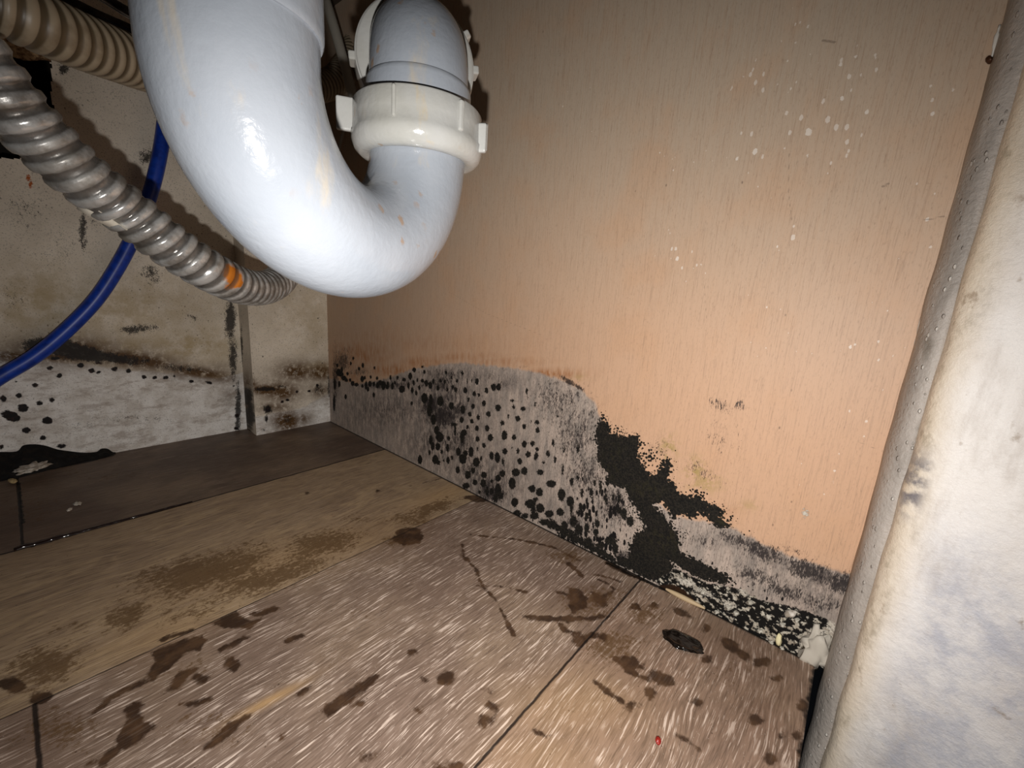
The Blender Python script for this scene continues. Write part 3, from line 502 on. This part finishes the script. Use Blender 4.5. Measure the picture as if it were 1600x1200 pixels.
# ================================================================ FRONT STILE: grey bead and white painted face
def mat_bead():
    M = Mat('grey_sealant_bead', .5, spec=.4)
    v = M.voronoi(M.scale(1, 1, .55), 330); f = M.ramp(M.add(v, M.mul(M.noise(scale=700), .25)), .34, .24)
    m = M.ramp(M.noise(scale=60, detail=3), .44, .58)
    col = M.mix(M.ramp(M.noise(M.scale(90, 90, 20), 1, 4), .35, .7), lin(182, 173, 164), lin(152, 144, 136))
    col = M.mix(M.ramp(M.noise(scale=60, detail=4), .6, .75, 0, .6), col, lin(112, 104, 92))
    col = M.mix(M.mul(M.mul(f, m), .75), col, lin(226, 220, 210)); M.bump(M.add(M.mul(f, .7), M.mul(M.noise(scale=420, detail=4), .9)), .9, .001)
    return M.out(col)
def mat_face():
    M = Mat('white_gloss_paint_dirty', .42, spec=.4)
    X, Y, Z = M.xyz()
    n = M.noise(M.scale(1, 1, .6), 55, 4, .6); nb = M.noise(M.scale(1, 1, .55), 22, 4, .6)
    col = M.mix(M.ramp(nb, .35, .7), lin(252, 246, 240), lin(232, 222, 212))
    col = M.mix(M.mul(M.ramp(M.noise(M.scale(30, 60, 18), 1, 5, .65), .50, .72), .5), col, lin(186, 172, 158))
    e = M.add(Y, M.mul(M.sub(n, .5), .012)); tan = M.ramp(e, -.040, -.0255)
    col = M.mix(M.mul(tan, .85), col, M.mix(M.ramp(M.noise(M.scale(1, 1, .6), 110, 6, .7), .50, .70, 0, .75), lin(222, 204, 178), lin(150, 132, 100)))
    zz = M.add(Z, M.mul(M.sub(nb, .5), .05)); blue = M.mul(M.ramp(zz, .135, .07), M.ramp(Y, -.030, -.050))
    col = M.mix(M.mul(blue, M.ramp(M.noise(M.scale(1, 1, 1), 60, 6, .7), .36, .66, .25, .8)), col, lin(184, 186, 198))
    col = M.mix(M.mul(M.ramp(M.noise(M.scale(1, 1, .8), 105, 5, .6), .64, .74), .6), col, lin(150, 126, 100))
    gm = M.mul(M.ramp(M.math('ABSOLUTE', M.sub(Z, .128)), .022, .004), M.ramp(M.math('ABSOLUTE', M.add(Y, .0285)), .006, .001)); col = M.mix(M.mul(gm, M.ramp(M.noise(scale=160, detail=4), .35, .6)), col, lin(128, 122, 124))
    M.bump(M.add(M.mul(n, .8), M.mul(M.noise(scale=300, detail=5, rough=.7), .8)), .8, .0012)
    return M.out(col)
MBE, MFA = mat_bead(), mat_face()
def column(name, prof, mat, seed, z0=0.0, z1=.50, nz=160, amp=.0006, close=True):
    V = []; Fc = []; n = len(prof)
    for j in range(nz + 1):
        z = z0 + (z1 - z0) * j / nz
        for i, (x, y) in enumerate(prof):
            d = mnoise.noise(Vector((x * 60 + seed, y * 60, z * 45))) * amp
            V.append(Vector((x + d, y + d, z)))
    for j in range(nz):
        for i in range(n if close else n - 1):
            a = j * n + i; b = j * n + (i + 1) % n; Fc.append((a, b, b + n, a + n))
    Fc.append(tuple(range(n))[::-1]); Fc.append(tuple(nz * n + i for i in range(n)))
    return mesh(name, V, Fc, mat)
bead = [(1.392, -.0875), (1.364, -.0885), (1.338, -.0900), (1.316, -.0950), (1.301, -.1040), (1.293, -.1150), (1.290, -.1240), (1.292, -.135), (1.392, -.135)]
column('trim_10', [(x * U, y * U) for x, y in bead], MBE, 1, z0=-.12)['kind'] = 'structure'
face = [(1.392, -.128), (1.285, -.1275), (1.270, -.130), (1.258, -.136), (1.250, -.150), (1.244, -.18)] + [(1.240 - .012 * k, -.2 - .06 * k) for k in range(9)] + [(1.392, -.68)]
column('trim_11', [(x * U, y * U) for x, y in face], MFA, 4, z0=-.12, amp=.0009)['kind'] = 'structure'
# flaking white caulk line along the bead's outer edge
MCK = Mat('white_caulk', .6).out(lin(222, 216, 206))
def caulk(name, pts, r, seed):
    path, _ = resample(catmull([Vector((XR * U - .0006, onx(*p)[0], onx(*p)[1])) for p in pts], 10), .0012)
    V, Fc = sweep(path, lambda s, th, i: r * (0.75 + .7 * abs(mnoise.noise(Vector((s * 160, seed, th))))) * (1 if 2 < i < len(path) - 3 else .5), 8)
    return mesh(name, V, Fc, MCK)
tag(caulk('caulk_strand', [(1450, 462), (1436, 520), (1424, 575), (1412, 625)], .0009, 1), 'long thin white caulk strand beside the grey bead, at mid height of the wall', 'caulk')
tag(caulk('caulk_strand', [(1562, 40), (1556, 62), (1550, 90)], .0009, 6), 'short white caulk strand beside the grey bead, near the brown nail', 'caulk')

# ================================================================ WHITE PLASTIC TRAP
def mat_plastic(nm='white_abs_plastic', c0=lin(151, 156, 163), c1=lin(141, 147, 155), dirt=.45):
    M = Mat(nm, .22, spec=.5)
    n = M.noise(scale=30, detail=4); v = M.voronoi(M.scale(1, 1, .7), 105)
    col = M.mix(M.ramp(n, .3, .7), c0, c1)
    sp = M.mul(M.ramp(M.add(v, M.mul(M.noise(scale=600, detail=4, rough=.7), .26)), .31, .22), M.ramp(M.noise(scale=27), .40, .52))
    col = M.mix(M.mul(sp, .6), col, lin(150, 112, 64))
    st = M.mul(M.ramp(M.noise(M.scale(60, 60, 16), 1, 5, .65), .58, .74), dirt); col = M.mix(st, col, lin(190, 170, 132))
    M.bump(M.add(M.mul(M.noise(scale=420, detail=3), .7), M.mul(M.noise(scale=110, detail=3), 1.2)), .28, .0007)
    M.b.inputs['Subsurface Weight'].default_value = 0.0
    return M.out(col, M.add(.11, M.mul(M.noise(scale=70, detail=4), .12)))
MP = mat_plastic()
NX, NY, FX, FY = .225, .68, .612, .812
mid = Vector(((NX + FX) / 2, (NY + FY) / 2, 1.272)); du = Vector((FX - NX, FY - NY, 0)); Rb = du.length / 2; du.normalize(); PR = .100
trap = empty('sink_drain_trap', W(mid.x, mid.y, 1.0))
tag(trap, 'white plastic U-shaped sink drain trap hanging in front of the corner', 'pipe')
path = [Vector((NX, NY, 1.9 - .628 * k / 14)) for k in range(14)]
path += [mid - du * Rb * math.cos(a) - Vector((0, 0, Rb * math.sin(a))) for a in [math.pi * k / 56 for k in range(57)]]
path += [Vector((FX, FY, 1.272 + .10 * k / 4)) for k in range(1, 5)]
V, Fc = sweep([p * U for p in path], lambda s, th, i: PR * U, 72); mesh('trap_bend', V, Fc, MP, trap)
V, Fc = lathe(W(NX, NY, 1.301), (0, 0, 1), [(h * U, r * U) for h, r in ((0.000, .0985), (.0, .1030), (.003, .1048), (.010, .1055), (.05, .1055), (.55, .1055))], 72)
auto_smooth(mesh('sleeve', V, Fc, MP, trap))
prof = [(-.010, .099), (-.014, .106), (-.012, .120), (-.004, .130), (.010, .1355), (.022, .1365), (.026, .1340), (.050, .1330), (.080, .1325), (.0835, .1300), (.084, .106)]
V, Fc = lathe(W(FX, FY, 1.272), (0, 0, 1), [(h * U, r * U) for h, r in prof], 96)
MPN = mat_plastic('cream_white_plastic', lin(176, 176, 173), lin(164, 163, 156), .9)
nut = auto_smooth(mesh('slip_nut', V, Fc, MPN, trap), 40)
vd = math.radians(37.0)
def dirv(a): return Vector((math.sin(a), math.cos(a), 0))
for a_off, rad, hw, hh, zc, out in [(-94, .146, .0065, .031, 1.328, .014), (96, .137, .006, .028, 1.322, .006), (112, .139, .006, .028, 1.308, .006), (144, .1335, .006, .027, 1.324, .002), (200, .1325, .004, .027, 1.326, .0012), (30, .14, .008, .03, 1.32, .01), (-30, .14, .008, .03, 1.32, .01)]:
    a = vd + math.radians(a_off if abs(a_off) <= 180 else a_off - 360)
    rd = dirv(a); tn = Vector((rd.y, -rd.x, 0))
    c = W(FX, FY, zc) + rd * (rad * U)
    box('lug', c, rd * (out + .004) * U, tn * hw * U, Vector((0, 0, hh * U)), MPN, nut, .0008)
# elbow: socket ring, bend, second nut and the tube to the wall
V, Fc = lathe(W(FX, FY, 1.352), (0, 0, 1), [(h * U, r * U) for h, r in ((0, .1085), (.040, .1075), (.046, .1065), (.050, .1035), (.052, .098))], 72)
auto_smooth(mesh('socket', V, Fc, MP, trap), 30)
ea = math.radians(33); ed = dirv(ea); Re = .100; z0 = 1.400
ep = [Vector((FX, FY, 1.37 + .03 * k / 3)) for k in range(4)]
ep += [Vector((FX, FY, z0)) + ed * Re * (1 - math.cos(t)) + Vector((0, 0, Re * math.sin(t))) for t in [math.pi / 2 * k / 30 for k in range(1, 31)]]
ep += [Vector((FX, FY, z0 + Re)) + ed * (Re + .06 * k / 3) for k in range(1, 4)]
V, Fc = sweep([p * U for p in ep], lambda s, th, i: .1005 * U, 72); mesh('elbow', V, Fc, MP, trap)
o2 = Vector((FX, FY, z0 + Re)) + ed * (Re + .005)
V, Fc = lathe(o2 * U, ed, [(h * U, r * U) for h, r in ((0, .1), (0, .126), (.003, .130), (.008, .131), (.010, .134), (.034, .138), (.058, .138), (.062, .134), (.062, .1))], 96)
nut2 = auto_smooth(mesh('slip_nut', V, Fc, MPN, trap), 40)
e_r = Vector((ed.y, -ed.x, 0)); e_u = Vector((0, 0, 1))
for ang, in_ in ((185, .0), (5, 0), (35, 0), (215, 0), (90, 0), (-50, 0)):
    a = math.radians(ang); rd = e_r * math.cos(a) + e_u * math.sin(a); tn = ed.cross(rd)
    box('lug', (o2 + ed * .034 + rd * .140) * U, rd * .008 * U, tn * .009 * U, ed * .022 * U, MPN, nut2, .0008)
tl = (XR - FX) / ed.x
tp = [(Vector((FX, FY, z0 + Re)) + ed * (Re + .06 + (tl - Re - .09) * k / 8)) * U for k in range(9)]
V, Fc = sweep(tp, lambda s, th, i: .094 * U, 48); mesh('wall_tube', V, Fc, MP, trap)

# ================================================================ METAL CONDUIT
def mat_metal():
    M = Mat('galvanised_steel', .34, 1.0)
    col = M.mix(M.ramp(M.noise(scale=85, detail=5, rough=.65), .35, .68), lin(206, 206, 204), lin(140, 136, 130))
    d = M.ramp(M.noise(scale=48, detail=5), .50, .68); col = M.mix(M.mul(d, .4), col, lin(136, 128, 114))
    r = M.ramp(M.add(M.attr('rust'), M.mul(M.sub(M.noise(scale=200, detail=3), .5), .8)), .3, .6); col = M.mix(r, col, lin(198, 116, 30))
    g = M.ramp(M.attr('valley'), .25, .9); col = M.mix(M.mul(g, .72), col, lin(70, 63, 56))  # grooves coloured darker to deepen the shade between the ribs
    M.bump(M.noise(scale=420, detail=4), .25, .0006)
    m = M.mul(.4, M.sub(1.0, r)); M.put(M.b.inputs['Metallic'], m)
    return M.out(col, M.add(.24, M.mul(d, .3)))
def corrugated(name, pix, r, pitch, depth, mat, step, seg=40, helix=True, rust=None, sharp=2.0):
    pts = [at(*p) for p in pix]; path, L = resample(catmull(pts, 14), step); pitch *= U; val = []
    def rad(s, th, i):
        ph = (s / pitch + (th / (2 * math.pi) if helix else 0)) % 1.0
        c = .5 + .5 * math.cos(2 * math.pi * ph); t = min(1, max(0, (c - .12) / .62)); w = t * t * (3 - 2 * t); val.append(1 - w)
        return r * U * (1 - depth * (1 - w))
    V, Fc = sweep(path, rad, seg)
    me = bpy.data.meshes.new(name); me.from_pydata([tuple(v) for v in V], [], Fc); me.update()
    a = me.attributes.new('valley', 'FLOAT', 'POINT'); a.data.foreach_set('value', np.array(val, np.float32))
    ru = np.zeros(len(V), np.float32)
    if rust:
        c, rr = at(*rust[:3]), rust[3]
        for i, v in enumerate(V):
            d = (v - c).length / rr
            if d < 1.6: ru[i] = max(0, 1.3 - d)
    a = me.attributes.new('rust', 'FLOAT', 'POINT'); a.data.foreach_set('value', ru)
    return link(name, me, mat)
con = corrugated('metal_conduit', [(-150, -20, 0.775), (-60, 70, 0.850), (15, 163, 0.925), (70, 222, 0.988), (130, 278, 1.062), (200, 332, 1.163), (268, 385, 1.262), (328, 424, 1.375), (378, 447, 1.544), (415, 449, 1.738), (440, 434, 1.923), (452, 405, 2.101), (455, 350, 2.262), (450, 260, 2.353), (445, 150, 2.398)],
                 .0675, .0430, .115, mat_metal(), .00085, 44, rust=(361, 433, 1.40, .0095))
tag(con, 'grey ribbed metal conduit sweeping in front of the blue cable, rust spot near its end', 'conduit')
# paint crust stuck to the conduit
MCR = Mat('dried_paint', .7).out(lin(214, 206, 190))
pc = [(x, y, z * 1.25) for x, y, z in [(122, 322, .88), (140, 330, .885), (160, 342, .90), (178, 352, .915), (198, 360, .93)]]
V = []; 
for i, (x, y, z) in enumerate(pc):
    w = [5, 9, 8, 6, 1][i]; V += [at(x + 2, y - w, z - .035), at(x - 3, y + w * .8, z - .012), at(x - 2, y + w * .7, z + .004), at(x + 2, y - w, z - .01)]
Fc = []
for i in range(len(pc) - 1):
    a = i * 4
    for k in range(4): Fc.append((a + k, a + (k + 1) % 4, a + 4 + (k + 1) % 4, a + 4 + k))
Fc += [(3, 2, 1, 0), (16, 17, 18, 19)]
o = mesh('paint_crust', V, Fc, MCR, con)

# ================================================================ BEIGE CORRUGATED HOSE
MH = Mat('beige_ribbed_plastic', .42)
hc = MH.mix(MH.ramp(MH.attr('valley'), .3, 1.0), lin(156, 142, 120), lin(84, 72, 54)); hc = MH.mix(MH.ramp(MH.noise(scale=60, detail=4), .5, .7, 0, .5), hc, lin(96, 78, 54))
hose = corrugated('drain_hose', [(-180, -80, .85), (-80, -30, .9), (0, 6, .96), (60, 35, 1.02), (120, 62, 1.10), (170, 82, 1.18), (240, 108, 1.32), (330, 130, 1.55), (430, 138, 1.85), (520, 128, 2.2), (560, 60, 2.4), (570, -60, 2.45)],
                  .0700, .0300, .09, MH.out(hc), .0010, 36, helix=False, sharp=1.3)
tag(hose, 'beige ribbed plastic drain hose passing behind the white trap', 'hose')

# ================================================================ BLUE CABLE
MC = Mat('blue_cable_jacket', .38)
bc = MC.mix(MC.ramp(MC.noise(scale=120, detail=3), .4, .7), lin(24, 66, 176), lin(18, 50, 140))
pts = [(-320, 700, 1.4), (-120, 650, 1.45), (-50, 620, 1.52), (0, 589, 1.58), (55, 556, 1.63), (105, 515, 1.68), (150, 468, 1.74), (185, 415, 1.80), (212, 362, 1.86), (234, 305, 1.92), (247, 255, 1.98), (256, 200, 2.04), (262, 120, 2.1), (262, 20, 2.15)]
path, L = resample(catmull([at(x, y, min(YB / ray(x, y)[1] - .06 - .02 * k / 13, 2.1)) for k, (x, y, z) in enumerate(pts)], 10), .003)
V, Fc = sweep(path, lambda s, th, i: .0310 * U, 24)
tag(mesh('blue_cable', V, Fc, MC.out(bc)), 'blue round cable curving down behind the metal conduit', 'cable')

# ================================================================ THINGS IN THE DARK BEHIND THE TRAP
MCH = Mat('dull_chrome', .22, 1.0); cc = MCH.mix(MCH.ramp(MCH.noise(scale=60, detail=3), .4, .7), lin(176, 176, 180), lin(110, 108, 108))
MCH.out(cc)
path, L = resample(catmull([at(*p) for p in [(-60, -90, 1.25), (20, -40, 1.28), (90, -4, 1.31), (150, 26, 1.34), (205, 50, 1.38), (270, 80, 1.44), (340, 100, 1.5)]], 10), .003)
V, Fc = sweep(path, lambda s, th, i: .0215 * U * (1 if (i % 1000) else 1), 28)
tag(mesh('chrome_tube', V, Fc, MCH.m), 'chrome tube above the beige ribbed hose in the upper corner', 'tube')
path, L = resample(catmull([at(*p) for p in [(100, -40, 1.62), (160, -5, 1.64), (205, 22, 1.66), (260, 45, 1.7), (340, 60, 1.74)]], 8), .003)
V, Fc = sweep(path, lambda s, th, i: .020 * U, 24)
tag(mesh('chrome_tube', V, Fc, MCH.m), 'shorter chrome tube further back, behind the first chrome tube', 'tube')
MGR = Mat('grey_supply_tube', .4).out(lin(150, 146, 136))
path, L = resample(catmull([at(*p) for p in [(470, -100, 1.85), (498, -30, 1.87), (518, 30, 1.88), (534, 85, 1.9), (549, 140, 1.92), (566, 200, 1.96)]], 8), .003)
V, Fc = sweep(path, lambda s, th, i: .022 * U, 20)
tag(mesh('supply_tube', V, Fc, MGR), 'dull grey supply tube slanting down between the two arms of the trap', 'tube')
path, L = resample(catmull([at(*p) for p in [(540, 190, 2.15), (534, 215, 2.16), (527, 245, 2.18), (521, 285, 2.2)]], 8), .003)
V, Fc = sweep(path, lambda s, th, i: .007 * U, 10)
tag(mesh('thin_rod', V, Fc, MGR), 'thin grey rod seen through the U of the trap', 'rod')

# torn board edge above the hole in the back panel
MT = Mat('torn_chipboard', .85); MT.out(MT.mix(MT.ramp(MT.noise(scale=260, detail=4), .35, .65), lin(186, 158, 120), lin(92, 66, 40)))
def splinter(pts, w, dep, name, mat, Y, seed):
    V = []; Fc = []; n = len(pts)
    for i, (x, y) in enumerate(pts):
        a = ony(x, y, Y); k = w[i] * .0004; j = mnoise.noise(Vector((i * 1.7, seed, 0))) * .002
        V += [Vector((a[0], Y * U - dep + j, a[1] + k)), Vector((a[0], Y * U - dep * .2, a[1] - k + j)), Vector((a[0], Y * U, a[1] - k)), Vector((a[0], Y * U, a[1] + k))]
    for i in range(n - 1):
        for q in range(4): a = i * 4; Fc.append((a + q, a + (q + 1) % 4, a + 4 + (q + 1) % 4, a + 4 + q))
    Fc += [(3, 2, 1, 0), tuple((n - 1) * 4 + q for q in range(4))]
    return auto_smooth(mesh(name, V, Fc, mat, smooth=False))
o = splinter([(-40, 62), (-15, 66), (4, 70), (20, 78), (34, 84), (46, 86), (58, 88), (68, 89), (79, 94)], [14, 16, 15, 14, 12, 11, 8, 6, 2], .010, 'torn_board_edge', MT.m, YB, 2)
tag(o, 'torn tan chipboard edge above the black hole in the back panel', 'board edge')

# ================================================================ BLACK MOULD MASS AT THE FOOT OF THE BACK PANEL
MM = Mat('black_mould', .75, spec=.3)
MM.bump(MM.noise(scale=420, detail=4), .6, .001); MM.out(MM.mix(MM.ramp(MM.noise(scale=200, detail=4), .45, .7), lin(12, 10, 9), lin(30, 24, 18)))
up_ = [(-120, 704), (-60, 706), (0, 706), (26, 705), (36, 696), (52, 694), (70, 696), (90, 702), (110, 705), (130, 707), (150, 706), (158, 701), (168, 701), (176, 706), (181, 709)]
dn_ = [(-120, 790), (-60, 772), (0, 753), (26, 748), (40, 744), (56, 740), (72, 736), (90, 731), (108, 727), (128, 722), (146, 719), (156, 717), (166, 714), (175, 711), (181, 710)]
rows = 9; V = []; Fc = []
top = catmull([Vector((ony(*p)[0], YB * U, max(.0006, ony(*p)[1]))) for p in up_], 6); bot = catmull([Vector((*onz(*p), 0.0)) for p in dn_], 6)
nn = len(top)
for i in range(nn):
    a, b = top[i], bot[i]; b.y = min(b.y, YB * U - .0008); crn = Vector(((a.x + b.x) / 2, YB * U - .001, .001)); h_ = max(.0, min(1, (nn - 1 - i) / 12))
    for j in range(rows + 1):
        t = j / rows; base = a.lerp(b, t) if True else None
        l = min((a - crn).length, (b - crn).length)
        bow = math.sin(math.pi * t) * .10 * l
        d = mnoise.noise(Vector((base.x * 120, t * 6, 1))) * .0022 * math.sin(math.pi * t) * h_
        p = base + Vector((0, -1, 1)).normalized() * (bow + d); p.y = min(p.y, YB * U - .0002); p.z = max(p.z, .0002); V.append(p)
    V.append(crn)
st = rows + 2
for i in range(nn - 1):
    for j in range(st):
        a = i * st + j; b = i * st + (j + 1) % st; Fc.append((a, a + st, b + st, b))
Fc += [tuple(range(st)), tuple((nn - 1) * st + j for j in range(st))[::-1]]
tag(auto_smooth(mesh('mould_mass', V, Fc, MM.m), 60), 'wet black mould mass where the back panel meets the floor', 'mould')
MW2 = Mat('white_flake', .6); MW2.out(MW2.mix(MW2.ramp(MW2.noise(scale=300), .4, .6), lin(216, 208, 196), lin(168, 156, 140)))
def flake(px, py, rx, ry, h, mat, name, label, cat, Z=0.0, ang=0, seed=1, amp=.35, group=None):
    c = onz(px, py, Z / U); a = Vector((*onz(px + rx, py + rx * math.tan(math.radians(ang)), Z / U), 0)) - Vector((*c, 0)); b = Vector((*onz(px, py - ry, Z / U), 0)) - Vector((*c, 0))
    import bmesh
    bm = bmesh.new(); bmesh.ops.create_icosphere(bm, subdivisions=4, radius=1)
    for v in bm.verts:
        k = 1 + amp * mnoise.noise(v.co * 2.2 + Vector((seed * 5.1, seed, 0))) + amp * .5 * mnoise.noise(v.co * 5 + Vector((seed, seed * 3, 0)))
        p = v.co * k; v.co = a * p.x + b * p.y + Vector((0, 0, h * (p.z + .9)))
        v.co.z = max(v.co.z, 0)
    me = bpy.data.meshes.new(name); bm.to_mesh(me); bm.free(); o = link(name, me, mat); o.location = (c[0], c[1], Z)
    return tag(o, label, cat, group)
flake(52, 733, 24, 5, .0022, MW2.m, 'paint_flake', 'long ragged white paint flake lying on the black mould mass', 'paint flake', Z=.0085, ang=-14, seed=3, amp=.7)
flake(20, 753, 7, 3.2, .0012, Mat('cream_flake', .6).out(lin(206, 180, 130)), 'paint_flake', 'small oval cream flake at the edge of the black mould mass', 'paint flake', Z=.0012, seed=5)
flake(121, 788, 6, 2, .0007, MW2.m, 'paint_flake', 'pale crooked flake on the dark wet rear plank', 'paint flake', ang=-10, seed=8, amp=.8)
flake(109, 797, 4, 2, .0007, MW2.m, 'paint_flake', 'smallest pale flake on the dark rear plank, nearer the wet seam', 'paint flake', ang=-20, seed=9, amp=.6)

# water standing in the seam
MWT = Mat('dirty_water', .06, spec=.7).out(lin(34, 24, 22))
path, L = resample([Vector((*onz(*p), .0006)) for p in [(22, 862), (60, 851), (100, 841), (140, 829), (175, 819), (215, 808), (260, 795), (300, 784)]], .0014)
V, Fc = sweep([Vector((p.x, 2.12 * U, p.z)) for p in path], lambda s, th, i: .0019 * (1.0 - .62 * i / len(path)) * (0.75 + .8 * abs(mnoise.noise(Vector((s * 110, 1, th * .3))))), 12)
tag(mesh('water_bead', V, Fc, MWT), 'line of dirty water glinting in the rear plank seam', 'water', kind='stuff')

# ================================================================ SMALL THINGS ON THE FLOOR AND WALL
flake(1066, 1005, 31, 13, .0016, Mat('wet_black_slime', .12, spec=.6).out(lin(20, 14, 10)), 'wet_mould_blob', 'shiny black oval wet blob on the floor below the mouldy wall', 'mould', ang=22, seed=4, amp=.22)
flake(1028, 1160, 4.5, 6, .0012, Mat('red_crumb', .4).out(lin(150, 30, 20)), 'red_crumb', 'tiny red crumb on the nearest floor plank', 'crumb', ang=20, seed=2, amp=.2)
def wall_lump(x, y, rx, ry, h, mat, name, label, cat, seed, group=None, amp=.4):
    c = onx(x, y); a = np.array(onx(x + rx, y)) - c; b = np.array(onx(x, y - ry)) - c
    import bmesh
    bm = bmesh.new(); bmesh.ops.create_icosphere(bm, subdivisions=3, radius=1)
    for v in bm.verts:
        k = 1 + amp * mnoise.noise(v.co * 1.8 + Vector((seed * 4.7, 0, seed))) + amp * .6 * mnoise.noise(v.co * 4.5 + Vector((seed, 3, 0)))
        p = v.co * k; v.co = Vector((min(0, -h * (p.z + .5)), a[0] * p.x + b[0] * p.y, a[1] * p.x + b[1] * p.y))
    me = bpy.data.meshes.new(name); bm.to_mesh(me); bm.free(); o = link(name, me, mat); o.location = (XR * U, c[0], c[1])
    return tag(o, label, cat, group)
MPL = Mat('crumbling_plaster', .8); MPL.bump(MPL.noise(scale=700, detail=4), .8, .0008); MPL.out(MPL.mix(MPL.ramp(MPL.noise(scale=380, detail=4), .42, .62), lin(196, 190, 176), lin(120, 110, 98)))
for k, (x, y, rx, ry) in enumerate([(1138, 948, 9, 6), (1150, 958, 7, 5), (1172, 940, 8, 5), (1200, 962, 8, 5), (1222, 975, 7, 5), (1187, 985, 7, 4), (1205, 1003, 6, 4), (1098, 925, 8, 4), (1245, 968, 7, 4), (1120, 955, 7, 4), (1222, 1012, 6, 4)]):
    wall_lump(x, y, rx * .62, ry * .62, .0016, MPL.m, 'plaster_crumb', 'small white plaster crumb among black mould at the foot of the right wall', 'plaster', k + 1, 'plaster crumbs at the foot of the right wall', .7)
wall_lump(1236, 957, 10, 5, .0026, MW2.m, 'plaster_crumb', 'largest white plaster crumb, left of the white patch at the wall foot', 'plaster', 31, amp=.3)
wall_lump(1217, 998, 5, 9, .0018, Mat('cream_chip', .5).out(lin(238, 226, 180)), 'paint_chip', 'bright cream triangular chip in the black mould near the white patch', 'paint chip', 12)
wall_lump(1272, 1015, 22, 32, .0020, MPL.m, 'plaster_patch', 'pale plaster patch in the bottom corner beside the grey bead', 'plaster', 21, amp=.8).data.materials[0] = Mat('pale_plaster', .75).out(lin(200, 192, 178))
ns_ = onx(1545, 95)
o = wall_lump(1545, 95, 6, 6, .0016, Mat('rusty_nail', .5, .3).out(lin(70, 40, 20)), 'nail_head', 'brown rusty nail head high on the wall beside the grey bead', 'nail', 14, amp=.2)
# curled strip of paint along the foot of the right wall
pp = [(1040, 926), (1052, 932), (1068, 941), (1084, 952), (1100, 962)]
path = catmull([Vector((XR * U - .0012, onx(*p)[0], max(.0012, onx(*p)[1]))) for p in pp], 8)
V, Fc = sweep(path, lambda s, th, i: .0012 * (.5 + math.sin(math.pi * (i + 1) / (len(path) + 1))), 10)
tag(mesh('paint_curl', V, Fc, Mat('cream_paint', .6).out(lin(190, 166, 130))), 'curled cream strip of paint along the floor joint below the black growth', 'paint strip')
